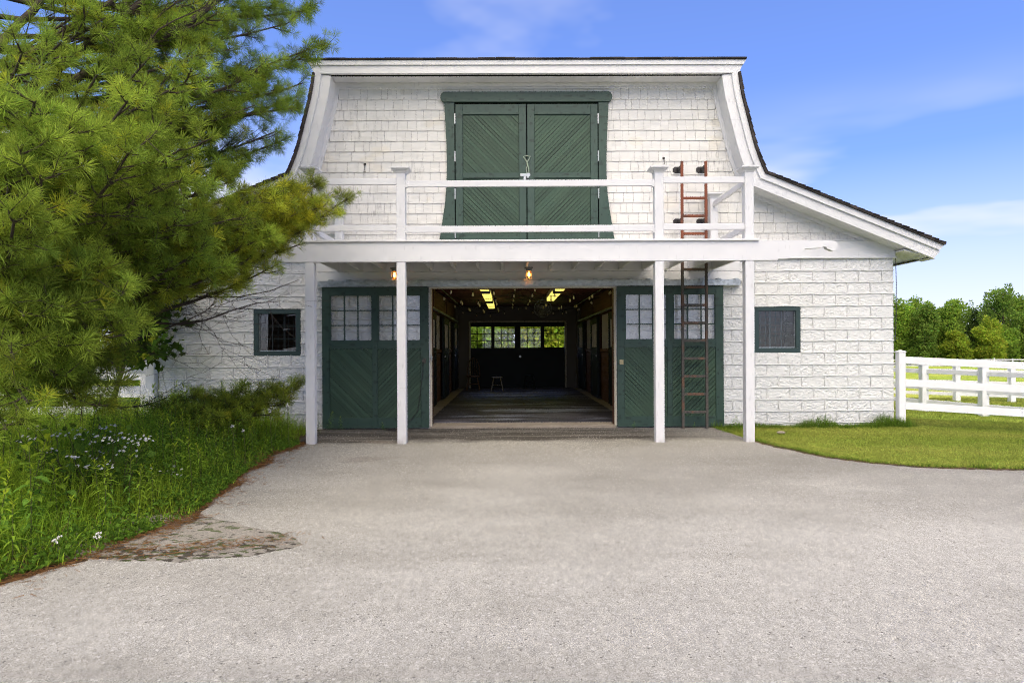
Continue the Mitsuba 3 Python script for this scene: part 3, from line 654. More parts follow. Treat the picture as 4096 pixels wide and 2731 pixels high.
for s in (-1, 1):
    put('pilaster', box(XC + s * 2.15 - 0.12, XC + s * 2.15 + 0.12, YE - 0.5, YE - 0.002, 0.04, 2.83, 0.005), 'pilaster_paint', barn)
    x0, x1 = (RO[0] - 0.08, XC + 0.0) if s < 0 else (XC + 0.0005, RO[1] + 0.08)
    d = put('rear_door', [box(x0, x1, YE + 0.26, YE + 0.31, 0.0, 1.43), box(x0, x1, YE + 0.26, YE + 0.31, 2.165, 2.40)], 'dark_green', barn)
    W = x1 - x0
    wins = [(x0 + 0.05 * W / 1.63, x0 + 0.46 * W), (x0 + 0.53 * W, x0 + 0.94 * W)]
    if s > 0: wins = [(x1 - b + x0, x1 - a + x0) for a, b in wins][::-1]
    xs = [x0] + [q for w in wins for q in w] + [x1]
    put_each('stile', [box(a, b, YE + 0.26, YE + 0.31, 1.4301, 2.1649) for a, b in zip(xs[::2], xs[1::2]) if b - a > 0.003], 'dark_green', d)
    for a, b in wins:
        put('pane', ext(sbox(a, 1.43, b, 2.165), YE + 0.284, YE + 0.2845), 'glass', d)
        for t in (1, 2):
            put('glazing_bar', box(a + (b - a) * t / 3 - 0.015, a + (b - a) * t / 3 + 0.015, YE + 0.262, YE + 0.282, 1.43, 2.165), 'dark_green', d)
            put('glazing_bar', box(a, b, YE + 0.263, YE + 0.281, 1.43 + 0.735 * t / 3 - 0.015, 1.43 + 0.735 * t / 3 + 0.015), 'dark_green', d)
    if s > 0: put('ring_pull', box(XC + 0.05, XC + 0.12, YE + 0.245, YE + 0.26, 1.08, 1.16, 0.004), 'steel', d)
# stall fronts
for s in (-1, 1):
    xs = XC + s * 2.15
    for k in range(3):
        ya, yb = YW + 0.6 + k * 3.2, YW + 0.6 + (k + 1) * 3.2
        st = put('stall_front', [box(xs - 0.08, xs + 0.08, ya, ya + 0.15, 0.04, 2.83), box(xs - 0.05, xs + 0.05, ya + 0.1505, yb, 2.36, 2.83), box(xs - 0.06, xs + 0.06, ya + 0.1505, yb, 1.30, 1.38), box(xs - 0.05, xs + 0.05, ya + 0.1505, yb, 2.26, 2.359)], 'stall_wood', barn)
        for j in range(8): put('board', box(xs - 0.03 - 0.004 * (j % 2), xs + 0.03 + 0.004 * (j % 2), ya + 0.151, yb - 1.35, 0.05 + 0.155 * j, 0.2 + 0.155 * j, 0.003), 'stall_wood', st)
        for y in np.arange(ya + 0.22, yb - 1.35, 0.105): put('bar', box(xs - 0.011, xs + 0.011, y, y + 0.022, 1.3805, 2.2595), 'bar_metal', st)
        # stall door, hung on the aisle side
        q = xs - s * 0.11
        dd = key('stall_door', barn)
        a, b = yb - 1.38, yb - 0.05
        put('panel', box(q - 0.02, q + 0.02, a + 0.1, b - 0.1, 0.18, 1.3), 'dark_green', dd)
        put('frame', [box(q - 0.032, q + 0.032, a, a + 0.12, 0.1, 2.22), box(q - 0.032, q + 0.032, b - 0.12, b, 0.1, 2.22), box(q - 0.03, q + 0.03, a + 0.1205, b - 0.1205, 0.1, 0.22), box(q - 0.03, q + 0.03, a + 0.1205, b - 0.1205, 1.25, 1.42), box(q - 0.03, q + 0.03, a + 0.1205, b - 0.1205, 2.06, 2.22)], 'dark_green', dd)
        for y in np.arange(a + 0.2, b - 0.15, 0.12): put('bar', box(q - 0.01, q + 0.01, y, y + 0.02, 1.4205, 2.0595), 'bar_metal', dd)
        put('latch', box(q - s * 0.033, q - s * 0.06, a + 0.02, a + 0.09, 1.17, 1.22, 0.003), 'steel', dd)
    put('stall_track', tube([(xs - s * 0.13, YW + 0.6, 2.31), (xs - s * 0.13, YE - 0.6, 2.31)], 0.03, 8), 'galvanised', barn, smooth=True)
    for y in (YW + 3.9, YW + 7.1):
        put('stall_partition', box(xs + s * 0.09, XC + s * 6.17, y - 0.05, y + 0.05, 0.04, 2.3), 'stall_wood', barn)
    put('conduit', tube([(xs - s * 0.25, YW + 0.3, 2.80), (xs - s * 0.25, YE - 0.2, 2.80)], 0.014, 6), 'galvanised', barn)
# lamps, fan and string lights in the aisle
def tube_lamp(x, y0, y1, label, on=True):
    t = thing('ceiling_lamp', label, 'lamp')
    put('housing', box(x - 0.11, x + 0.11, y0, y1, 2.725, 2.83, 0.006), 'vinyl', t)
    put_each('end_cap', [box(x - 0.10, x + 0.10, y0 + 0.002, y0 + 0.03, 2.65, 2.724, 0.004), box(x - 0.10, x + 0.10, y1 - 0.03, y1 - 0.002, 2.65, 2.724, 0.004)], 'grey_plastic', t)
    k = put('diffuser', box(x - 0.095, x + 0.095, y0 + 0.031, y1 - 0.031, 2.65, 2.724, 0.01), 'vinyl', t)
    scene[k]['emitter'] = {'type': 'area', 'radiance': rgb(0.27, 0.225, 0.045)}
tube_lamp(-0.50, 11.7, 14.0, 'yellow lit strip lamp nearest the doorway on the left of the aisle ceiling')
tube_lamp(-0.50, 14.6, 16.9, 'second yellow lit strip lamp on the left of the aisle ceiling')
tube_lamp(-0.50, 17.6, 19.9, 'farthest yellow lit strip lamp on the left of the aisle ceiling')
tube_lamp(1.14, 11.7, 14.0, 'yellow lit strip lamp nearest the doorway on the right of the aisle ceiling')
tube_lamp(1.14, 14.6, 16.9, 'second yellow lit strip lamp on the right of the aisle ceiling, near the fan')
fan = thing('fan', 'round grey caged fan hanging from the aisle ceiling on the right', 'fan')
fx, fy, fz = 0.98, 17.6, 2.50
cage = [tube([(fx + r * math.cos(a), fy + dy, fz + r * math.sin(a)) for a in np.linspace(0, 2 * math.pi, 21)], 0.006, 5) for r, dy in ((0.24, 0), (0.24, 0.1), (0.16, -0.03), (0.08, -0.04))]
cage += [tube([(fx, fy - 0.045, fz), (fx + 0.17 * math.cos(a), fy - 0.03, fz + 0.17 * math.sin(a)), (fx + 0.24 * math.cos(a), fy, fz + 0.24 * math.sin(a)), (fx + 0.24 * math.cos(a), fy + 0.1, fz + 0.24 * math.sin(a))], 0.004, 4) for a in np.arange(16) * math.pi / 8]
put('cage', cage, 'galvanised', fan)
for a in np.arange(4) * math.pi / 2 + 0.3:
    b = box(0.04, 0.21, -0.003, 0.003, -0.07, 0.07, 0.001); b.apply_transform(trimesh.transformations.rotation_matrix(0.4, [1, 0, 0])); b.apply_transform(trimesh.transformations.rotation_matrix(a, [0, 1, 0])); b.apply_translation([fx, fy + 0.05, fz])
    put('blade', b, 'grey_plastic', fan)
put('motor', lathe([(0, -0.06), (0.06, -0.06), (0.06, 0.06), (0, 0.06)], (fx, fy + 0.13, fz), 12), 'grey_plastic', fan)
put('hanger', box(fx - 0.02, fx + 0.02, fy + 0.11, fy + 0.14, fz + 0.06, 2.83), 'grey_plastic', fan)
def bulbs(p0, p1, n, sag, label):
    t = thing('string_lights', label, 'string lights')
    u = np.linspace(0, 1, 4 * n + 1)
    P = np.array(p0)[None] * (1 - u[:, None]) + np.array(p1)[None] * u[:, None]
    P[:, 2] -= sag * np.abs(np.sin(u * math.pi * 2)) 
    put('wire', tube(P, 0.005, 4), 'black_iron', t)
    for i in range(n):
        c = P[4 * i + 2]
        put('socket', lathe([(0, 0), (0.013, 0), (0.013, -0.045), (0, -0.045)], c, 8), 'black_iron', t)
        put('bulb', lathe([(0.008, -0.045), (0.012, -0.06), (0.020, -0.09), (0.017, -0.11), (0, -0.12)], c, 9), 'bulb_glass', t, smooth=50)
SL = [((-1.7, 11.9, 2.72), (2.4, 13.6, 2.72), 10, 'nearest the doorway'), ((2.4, 13.6, 2.72), (-1.7, 15.0, 2.72), 10, 'second from the doorway'), ((-1.7, 15.0, 2.72), (2.4, 16.6, 2.72), 10, 'in the middle of the aisle'),
      ((2.4, 16.6, 2.74), (-1.7, 18.0, 2.74), 10, 'past the middle of the aisle'), ((-1.7, 18.0, 2.74), (2.4, 19.6, 2.74), 10, 'near the rear doors'), ((2.4, 19.6, 2.74), (-1.7, 21.0, 2.74), 9, 'farthest back by the rear doors')]
for a, b, n, w in SL: bulbs(a, b, n, 0.20, f'strand of clear bulbs zigzagging under the dark ceiling, {w}')
# chair
ch = thing('chair', 'brown wooden chair with a hooped spindle back at the far left of the aisle', 'chair')
cx, cy = -1.13, 20.7
seat = trimesh.creation.cylinder(0.23, 0.035, sections=24); seat.apply_scale([1, 0.95, 1]); seat.apply_translation([cx, cy, 0.50])
put('seat', seat, 'chair_wood', ch, smooth=40)
for sx in (-1, 1):
    for sy in (-1, 1): put('leg', tube([(cx + sx * 0.13, cy + sy * 0.12, 0.49), (cx + sx * 0.21, cy + sy * 0.2, 0.058)], [0.014, 0.02], 8), 'chair_wood', ch, smooth=True)
put('stretcher', [tube([(cx - 0.17, cy - 0.16, 0.25), (cx + 0.17, cy - 0.16, 0.25)], 0.01, 6), tube([(cx - 0.17, cy + 0.16, 0.25), (cx + 0.17, cy + 0.16, 0.25)], 0.01, 6)], 'chair_wood', ch)
aa = np.linspace(0, math.pi, 15)
put('back_hoop', tube([(cx + 0.21 * math.cos(a), cy + 0.16 + 0.10 * math.sin(a), 0.51 + 0.58 * math.sin(a) ** 0.8) for a in aa], 0.013, 7), 'chair_wood', ch, smooth=True)
for u in np.linspace(-0.75, 0.75, 6): put('spindle', tube([(cx + 0.18 * u, cy + 0.16, 0.51), (cx + 0.21 * u, cy + 0.25, 0.51 + 0.58 * (1 - u * u) ** 0.45)], 0.008, 6), 'chair_wood', ch)
def stool(x, y, bs, label):
    t = thing('stool', label, 'stool')
    m = trimesh.creation.cylinder(0.17, 0.03, sections=20); m.apply_translation([x, y, 0.50]); put('seat', m, bs, t, smooth=40)
    for sx in (-1, 1):
        for sy in (-1, 1): put('leg', tube([(x + sx * 0.1, y + sy * 0.1, 0.49), (x + sx * 0.19, y + sy * 0.17, 0.058)], 0.018, 7), bs, t, smooth=True)
    put('stretcher', [tube([(x - 0.14, y, 0.25), (x + 0.14, y, 0.25)], 0.01, 6)], bs, t)
stool(-0.34, 20.0, 'stool_paint', 'pale wooden stool standing right of the spindle chair')
stool(0.72, 21.2, 'dark_green', 'dark stool in front of the right rear door')

# ------------------------------------------------------------------ fences
def fence(name, label, posts, rails, pw=0.15, rh=0.138, top=0.06, bs='vinyl'):
    t = thing(name, label, 'fence')
    for x, y, zt in posts:
        g = float(ground_z(x, y))
        put('post', box(x - pw / 2, x + pw / 2, y - pw / 2, y + pw / 2, g - 0.1, zt, 0.005), bs, t)
        put('post_cap', trimesh.Trimesh(np.array([(x + a * (pw / 2 + .008), y + b * (pw / 2 + .008), zt + c) for a in (-1, 1) for b in (-1, 1) for c in (0.001, 0.015)] + [(x, y, zt + 0.045)])).convex_hull, bs, t)
    for a, b in zip(posts[:-1], posts[1:]):
        u = np.array([b[0] - a[0], b[1] - a[1]]); u = u / np.linalg.norm(u) * (pw / 2 + 0.002)
        for dz in rails:
            put('rail', beam((a[0] + u[0], a[1] + u[1], a[2] - dz), (b[0] - u[0], b[1] - u[1], b[2] - dz), 0.04, rh, 0.003), bs, t)
    return t
fence('rail_fence', 'white three rail fence running right from the barn corner', [(6.86, 11.05, 1.29), (9.3, 10.45, 1.16), (11.7, 9.85, 1.05)], (0.135, 0.53, 0.93), 0.115, 0.124)
fence('rail_fence', 'white rail fence next behind the fence at the right barn corner', [(8.9, 17.2, 1.0), (9.86, 15.0, 0.95), (10.42, 13.85, 0.93), (11.5, 11.5, 0.90), (12.4, 9.4, 0.88)], (0.14, 0.52, 0.86), 0.15, 0.105)
fence('rail_fence', 'white rail fence farthest of the three nearby paddock fences', [(11.6, 19.9, 0.80), (13.2, 18.6, 0.80), (14.35, 18.0, 0.78), (16.6, 16.8, 0.75), (18.8, 15.6, 0.72)], (0.12, 0.45, 0.80), 0.145, 0.10)
far = [(40 + 2.44 * i, 93 - 0.25 * i, -0.30 - 0.02 * (i % 3)) for i in range(26)]
fence('rail_fence', 'long low white fence far across the field below the trees', far, (0.15, 0.55, 0.95), 0.13, 0.14)
fence('rail_fence', 'white three rail fence running left from the shaded barn corner', [(-6.17, 11.05, 1.20), (-8.6, 11.3, 1.2), (-11.0, 11.6, 1.2)], (0.15, 0.50, 0.86))
fence('rail_fence', 'bright white fence behind the shaded left fence', [(-7.0, 12.3, 1.02), (-8.9, 12.9, 1.0), (-11.3, 13.6, 1.0)], (0.14, 0.48, 0.84), 0.12, 0.12)

# ------------------------------------------------------------------ vegetation helpers
def rot_to(ax, spin):
    """matrices (n,3,3) that turn +z to ax, spun about it"""
    ax = ax / np.linalg.norm(ax, axis=1, keepdims=True)
    ref = np.where(np.abs(ax[:, 2:]) < 0.9, [0, 0, 1.0], [1.0, 0, 0])
    a = np.cross(ref, ax); a /= np.linalg.norm(a, axis=1, keepdims=True); b = np.cross(ax, a)
    c, s = np.cos(spin)[:, None], np.sin(spin)[:, None]
    return np.stack([a * c + b * s, b * c - a * s, ax], -1)
def scatter(variants, pos, ax, scale, col, r):
    """copies of small meshes (v, f, shade per vertex) in one mesh with a colour per vertex"""
    V, Fc, C, at = [], [], [], 0
    which = r.integers(len(variants), size=len(pos)); M = rot_to(ax, r.random(len(pos)) * 6.283)
    for k, (v, f, sh) in enumerate(variants):
        m = which == k
        if not m.any(): continue
        vv = np.einsum('nij,kj->nki', M[m], v) * scale[m][:, None, None] + pos[m][:, None]
        n = m.sum()
        V.append(vv.reshape(-1, 3)); C.append((col[m][:, None] * sh[None, :, None]).reshape(-1, 3))
        Fc.append((f[None] + (np.arange(n) * len(v))[:, None, None]).reshape(-1, 3) + at); at += n * len(v)
    return trimesh.Trimesh(np.vstack(V), np.vstack(Fc), process=False), np.vstack(C)
def tuft_variant(n, r, length=0.125, wid=0.0042, back=0.06):
    """a shoot of pine needles pointing along +z"""
    th = np.radians(r.uniform(12, 78, n)); ph = r.random(n) * 6.283
    d = np.stack([np.sin(th) * np.cos(ph), np.sin(th) * np.sin(ph), np.cos(th)], 1)
    base = np.c_[np.zeros((n, 2)), -back * r.random(n) * (th / 1.4)]
    L = length * r.uniform(0.7, 1.1, n)
    tip = base + d * L[:, None]; tip[:, 2] -= 0.1 * L * r.random(n)
    w = np.cross(d, r.normal(size=(n, 3))); w /= np.linalg.norm(w, axis=1, keepdims=True); w *= wid * 0.5
    mid = base + d * L[:, None] * 0.55
    v = np.stack([base, mid + w, tip, mid - w], 1).reshape(-1, 3)
    f = (np.array([[0, 1, 2], [0, 2, 3]])[None] + 4 * np.arange(n)[:, None, None]).reshape(-1, 3)
    return v, f, np.tile([0.85, 1.0, 1.1, 1.0], n)
tr = np.random.default_rng(21)
TUFTS = [tuft_variant(40, tr) for _ in range(8)]
def bez(a, b, sag, r, n=9, wob=0.06):
    a, b = np.array(a, float), np.array(b, float); L = np.linalg.norm(b - a)
    t = np.linspace(0, 1, n)[:, None]
    p = a * (1 - t) + b * t
    p[:, 2] += sag * L * (t[:, 0] * (1 - t[:, 0])) * 4 * 0.25
    w = r.normal(size=(4, 3)) * wob * L * 0.25
    for k in range(4): p += np.sin(t * math.pi * (k + 1)) * w[k] / (k + 1)
    return p
class Pine:
    def __init__(s, seed): s.r = np.random.default_rng(seed); s.wood, s.twig, s.pos, s.ax, s.sc, s.col = [], [], [], [], [], []
    def branch(s, a, b, r0=0.05, sag=-0.3, spread=0.9, dens=1.0, tint=0, bare=0.35, scale=1.0):
        r = s.r; s.tone = r.uniform(0.72, 1.28); dens = dens * 0.86; p = bez(a, b, sag, r, 11); L = np.linalg.norm(p[-1] - p[0])
        s.wood.append(tube(p, np.linspace(r0 * 0.62, 0.008, len(p)), 7))
        d0 = (p[-1] - p[0]) / L
        lat = np.cross(d0, [0, 0, 1.0]); lat /= np.linalg.norm(lat) + 1e-9
        nt = int(max(6, L * 9 * dens))
        for i, u in enumerate(np.sort(r.uniform(bare, 1.0, nt))):
            k = u * (len(p) - 1); j = min(int(k), len(p) - 2); q = p[j] + (p[j + 1] - p[j]) * (k - j)
            sg = 1 if i % 2 else -1
            l2 = spread * (0.30 + 0.75 * (1 - u)) * r.uniform(0.5, 1.1)
            dd = d0 * r.uniform(0.5, 1.0) + lat * sg * r.uniform(0.35, 1.0) + np.array([0, 0, r.uniform(-0.12, 0.32)]) + r.normal(size=3) * 0.12
            dd /= np.linalg.norm(dd); e = q + dd * l2
            tp = bez(q, e, -0.15, r, 5, 0.12); s.twig.append(tube(tp, np.linspace(0.009, 0.0035, 5), 4, False))
            m = max(3, int(l2 * 13 * dens))
            for v in r.uniform(0.25, 1.0, m):
                kk = v * 4; jj = min(int(kk), 3); c = tp[jj] + (tp[jj + 1] - tp[jj]) * (kk - jj)
                ax = dd * r.uniform(0.3, 1.1) + r.normal(size=3) * 0.45 + np.array([0, 0, 0.22])
                ax /= np.linalg.norm(ax); l3 = r.uniform(0.05, 0.20); t3 = c + ax * l3
                s.twig.append(tube([c, t3], [0.004, 0.003], 3, False))
                s.add(t3, ax, tint, scale)
                if r.random() < 0.5: s.add(c + ax * l3 * 0.35, ax + r.normal(size=3) * 0.3, tint, scale * 0.9)
            s.add(e, dd + [0, 0, 0.2], tint, scale)
        s.add(p[-1], d0 + [0, 0, 0.2], tint, scale)
    def add(s, p, ax, tint, sc):
        r = s.r; s.pos.append(p); s.ax.append(ax); s.sc.append(sc * r.uniform(0.75, 1.15))
        g = np.array([0.33, 0.42, 0.06]); yel = np.array([0.55, 0.50, 0.035]); blue = np.array([0.20, 0.355, 0.058])
        k = r.random(); c = g * (1 - 0.5 * k) + blue * 0.5 * k
        yy = np.clip(tint * r.uniform(0.3, 1.3) + (0.5 if r.random() < 0.06 else 0), 0, 1)
        s.col.append((c * (1 - yy) + yel * yy) * r.uniform(0.55, 1.3) * s.tone)
    def dead(s, a, b, n=9, r0=0.02):
        r = s.r; p = bez(a, b, -0.25, r, 10, 0.12); s.twig.append(tube(p, np.linspace(r0, 0.004, 10), 5, False))
        for u in r.uniform(0.2, 1, n):
            k = u * 9; j = min(int(k), 8); q = p[j] + (p[j + 1] - p[j]) * (k - j)
            d = (p[-1] - p[0]); d /= np.linalg.norm(d); d = d + r.normal(size=3) * 0.55; l = r.uniform(0.15, 0.6)
            t = bez(q, q + d * l, -0.2, r, 6, 0.25); s.twig.append(tube(t, np.linspace(0.005, 0.002, 6), 3, False))
            for v in (2, 3, 4):
                e = t[v] + (d + r.normal(size=3) * 0.7) * l * 0.45; s.twig.append(tube(bez(t[v], e, -0.2, r, 4, 0.3), [0.003, 0.0025, 0.002, 0.0015], 3, False))
    def build(s, name, label, cat):
        t = thing(name, label, cat); put('branch', s.wood, 'bark', t, smooth=True, kind='stuff')
        put('twigs', s.twig, 'twig_bark', t, kind='stuff')
        m, c = scatter(TUFTS, np.array(s.pos), np.array(s.ax), np.array(s.sc), np.array(s.col), s.r)
        put('crown', m, 'needle', t, color=c, kind='stuff'); return t
def W(px, py, D):
    """a spot of the photograph (2352 units wide) at the distance D from the eye"""
    return np.array([(px * 1.7415 - 2031) / F * D, D, EYE - (py * 1.7415 - 1396) / F * D])

# the big pine at the left
pine = Pine(5)
TX, TY = -5.75, 6.6
def on_trunk(z): return np.array([TX + 0.04 * math.sin(z), TY + 0.05 * math.cos(z * 0.7), z])
# x, y of the branch end, distance, bough width, density, yellow tint
ENDS = [(728, 20, 9.0, .8, 1, 0), (735, 105, 8.7, .8, 1, 0), (700, 190, 8.6, .8, 1.1, 0), (690, 245, 8.4, .7, 1, 0), (645, 325, 8.7, .5, .8, 0), (640, 300, 8.2, .7, 1, 0),
        (640, 60, 8.0, .9, 1, 0), (610, 150, 7.6, .9, 1, 0), (590, 240, 7.5, .9, 1, 0), (520, 20, 7.2, .8, .8, 0), (500, 110, 6.9, .9, 1, 0), (560, 370, 8.0, .8, 1.1, 0),
        (430, 190, 6.0, .9, 1, .05), (350, 130, 6.0, .8, .9, 0), (400, 280, 5.6, .9, 1.1, .05), (300, 230, 5.0, .8, 1.1, .1), (420, 340, 5.6, .9, 1.1, .05), (230, 170, 4.9, .7, .9, .05),
        (180, 290, 4.5, .8, 1.1, .05), (300, 350, 4.9, .9, 1.1, .05), (90, 230, 4.4, .7, 1.0, .0), (380, 420, 5.4, .9, 1, .05), (460, 440, 6.1, .9, 1.1, 0), (510, 400, 6.6, .8, 1.1, 0), (60, 330, 4.2, .7, 1, 0),
        (800, 455, 8.25, .35, .7, .35), (765, 490, 8.1, .4, .8, .45), (735, 425, 8.2, .4, .8, .3), (700, 500, 7.8, .55, 1.1, .75), (680, 455, 7.7, .6, 1.1, .8), (640, 480, 7.4, .7, 1.1, .6), (655, 535, 7.5, .5, .9, .5),
        (740, 455, 8.1, .5, 1.1, .5), (720, 480, 7.9, .55, 1.2, .7), (660, 500, 7.6, .7, 1.2, .75), (690, 530, 7.9, .5, 1.1, .6), (620, 440, 7.3, .8, 1.2, .4), (670, 430, 7.8, .6, 1.1, .4), (610, 500, 7.2, .7, 1.1, .4), (640, 560, 7.7, .5, 1, .5),
        (590, 470, 7.1, .8, 1.1, .25), (600, 545, 7.1, .7, 1, .15), (540, 500, 6.6, .8, 1.1, .05), (690, 560, 7.9, .35, .7, .35), (640, 605, 7.9, .35, .7, .4), (580, 590, 7.2, .5, .9, .2), (480, 560, 6.3, .8, 1, 0), (430, 500, 5.9, .8, 1, 0),
        (250, 40, 6.6, .8, .8, 0), (340, 70, 7.0, .8, .9, 0), (150, 95, 6.0, .7, .8, 0), (60, 120, 5.4, .7, .9, 0), (430, 10, 7.4, .8, .9, 0), (470, 55, 7.6, .9, 1, 0), (290, 115, 6.6, .8, 1, 0), (200, 20, 6.6, .7, .6, 0), (560, 40, 8.4, .9, 1, 0), (650, 20, 8.8, .8, 1, 0), (680, 140, 8.8, .8, 1.1, 0),
        (20, 170, 4.6, .7, 1, .05), (350, 190, 6.6, .9, 1, 0), (670, 230, 8.8, .8, 1.1, 0), (600, 200, 8.6, .9, 1.1, 0), (480, 230, 7.4, .9, 1.1, 0), (520, 310, 7.6, .9, 1.1, 0),
        (100, 400, 4.3, .7, 1.1, .15), (90, 480, 4.4, .6, 1, .2), (40, 500, 4.1, .6, 1, .1), (500, 610, 6.6, .6, .8, 0), (40, 560, 4.3, .5, .8, 0),
        (290, 670, 5.1, .6, 1.1, .1), (230, 640, 4.9, .6, 1.1, .1), (150, 700, 4.6, .7, 1.1, .1), (290, 740, 5.2, .6, 1, .05), (240, 770, 5.0, .6, 1.1, .1), (60, 720, 4.4, .7, 1.1, .05), (160, 790, 4.7, .7, 1.1, .1), (40, 830, 4.3, .6, 1, .05),
        (262, 830, 5.2, .45, 1, .1), (250, 880, 5.1, .6, 1.1, .1), (130, 860, 4.8, .6, 1.1, .05), (245, 930, 5.2, .45, 1, .1), (200, 920, 5.0, .6, 1, .1), (70, 920, 4.6, .6, 1, .05), (20, 980, 4.4, .6, 1, 0),
        (420, 650, 6.6, .6, .9, 0), (140, 640, 4.8, .6, 1, 0)]
UP = [(z, a, l) for z, l in ((6.3, 3.6), (7.2, 3.5), (8.2, 3.0), (9.2, 2.6), (10.2, 1.8)) for a in (-0.2, 0.4, 0.9, 1.5, 2.1, 2.8, 3.6)]
for z, a, l in UP:
    a += pine.r.uniform(-.3, .3); q = on_trunk(z)
    pine.branch(q, q + np.array([l * math.cos(a), l * math.sin(a), 0.30 * l]), 0.05, -0.2, 1.05, 0.85, 0, 0.3, 1.25)
for px_, py_, D, sp, de, ti in ENDS:
    e = W(px_, py_, D); L = np.hypot(e[0] - TX, e[1] - TY)
    z0 = e[2] - 0.28 * L if e[2] > 2.0 else e[2] + 0.10 * L
    z0 += pine.r.uniform(-0.35, 0.30)
    pine.branch(on_trunk(max(0.35, z0)), e, 0.028 + 0.012 * L, -0.25 if e[2] > 2 else 0.25, sp, de, ti, bare=0.40 if L > 2.5 else 0.3)
for a, b in (((-5.4, 7.3, 2.0), W(690, 640, 8.8)), ((-5.4, 7.2, 1.8), W(640, 690, 8.4)), ((-5.0, 7.2, 1.9), W(560, 660, 8.0)), ((-5.0, 7.0, 1.4), W(500, 690, 7.6)), ((-5.0, 6.8, 2.3), W(300, 560, 6.2)), ((-5.0, 6.8, 2.0), W(380, 610, 6.8)),
             ((-5.2, 7.3, 0.9), W(390, 905, 8.4)), ((-5.1, 6.6, 2.8), W(280, 520, 6.0)), ((-5.2, 6.9, 2.4), W(240, 590, 6.4)), ((-5.1, 6.8, 3.2), W(400, 480, 6.7))):
    pine.dead(a, b, 12, 0.024)
# heavy bare limbs against the sky at the upper left
for m0, b in ((W(-30, 150, 6.4), W(150, -60, 6.8)), (W(40, 150, 6.6), W(310, -40, 7.2)), (W(150, 150, 6.7), W(400, -40, 7.4)), (W(200, 170, 6.6), W(560, -60, 7.6))):
    p = np.vstack([bez(on_trunk(m0[2] - 1.0), m0, 0.2, pine.r, 5, 0.04)[:-1], bez(m0, b, -0.12, pine.r, 6, 0.06)]); pine.wood.append(tube(p, np.linspace(0.055, 0.03, 10), 8))
    pine.dead(p[4], p[4] + np.array([1.2, 0.3, 0.9]), 10, 0.018)
zz_ = np.linspace(-0.1, 11.5, 20)
tk_pts = np.array([on_trunk(z) for z in zz_])
pt = pine.build('pine_tree', 'big white pine with long soft needle tufts reaching over the barn corner', 'pine tree')
put('trunk', tube(tk_pts, np.linspace(0.19, 0.07, 20), 12), 'bark', pt, smooth=True)
# low pine growth against the block wall
sap = Pine(9)
for e in ((675, 895, 9.6), (640, 905, 9.4), (600, 900, 9.3), (560, 895, 9.2), (520, 905, 9.0), (470, 915, 8.8), (420, 915, 8.6), (390, 925, 8.3), (600, 930, 9.0), (540, 930, 8.7), (450, 940, 8.3), (650, 925, 9.2), (620, 950, 9.0), (570, 960, 8.8), (510, 955, 8.6), (430, 965, 8.3), (480, 970, 8.2), (390, 975, 8.0), (530, 920, 9.2), (600, 915, 9.4)):
    sap.branch((-4.75 + 0.3 * sap.r.random(), 9.1, 0.12), W(*e), 0.02, 0.2, 0.55, 1.2, 0.30, 0.15, 1.0)
sap.build('pine_sapling', 'low spreading young pine in front of the shaded block wall', 'pine sapling')

# broadleaf trees
def leaf_variant(kind, r):
    if kind == 'maple':
        a = np.linspace(0, 2 * np.pi, 11)[:-1]; rad = np.where(np.arange(10) % 2 == 0, 1.0, 0.55); v = np.c_[rad * np.sin(a), rad * np.cos(a) + 0.6, 0.12 * np.abs(np.sin(a))]
        v = np.vstack([v, [[0, 0.6, 0]]]); f = np.array([[10, i, (i + 1) % 10] for i in range(10)])
    else:
        v = np.array([[0, 0, 0], [0.33, 0.45, 0.08], [0, 1, 0], [-0.33, 0.45, 0.08]], float); f = np.array([[0, 1, 2], [0, 2, 3]])
    return v[:, [0, 2, 1]], f, np.ones(len(v))
LEAF = [leaf_variant('oval', rng)]
MAPLE = [leaf_variant('maple', rng)]
def crown(blobs, n, size, col, r, var=LEAF, hollow=0.55):
    """leaves through the volume of several ellipsoids (centre, radii)"""
    B = np.array([list(c) + list(q) for c, q in blobs], float)
    vol = np.prod(B[:, 3:], 1) ** 0.75; pick = r.choice(len(B), n, p=vol / vol.sum())
    d = r.normal(size=(n, 3)); d /= np.linalg.norm(d, axis=1, keepdims=True)
    rad = (hollow + (1 - hollow) * r.random(n) ** 0.6) * (0.72 + 0.55 * meshkit.noise(d * 3.1 + pick[:, None] * 7.7, 2))
    pos = B[pick, :3] + d * B[pick, 3:] * rad[:, None]
    ax = d * 0.6 + r.normal(size=(n, 3)) * 0.8 + [0, 0, 0.25]
    tone = 0.7 + 0.6 * meshkit.noise(pos / (size * 7) + 3, 4)
    c = np.array(col)[None] * tone[:, None] * r.uniform(0.75, 1.25, (n, 1)) * np.clip(1 + 0.08 * r.normal(size=(n, 3)), .7, 1.4)
    return scatter(var, pos, ax, size * r.uniform(0.6, 1.25, n), c, r)
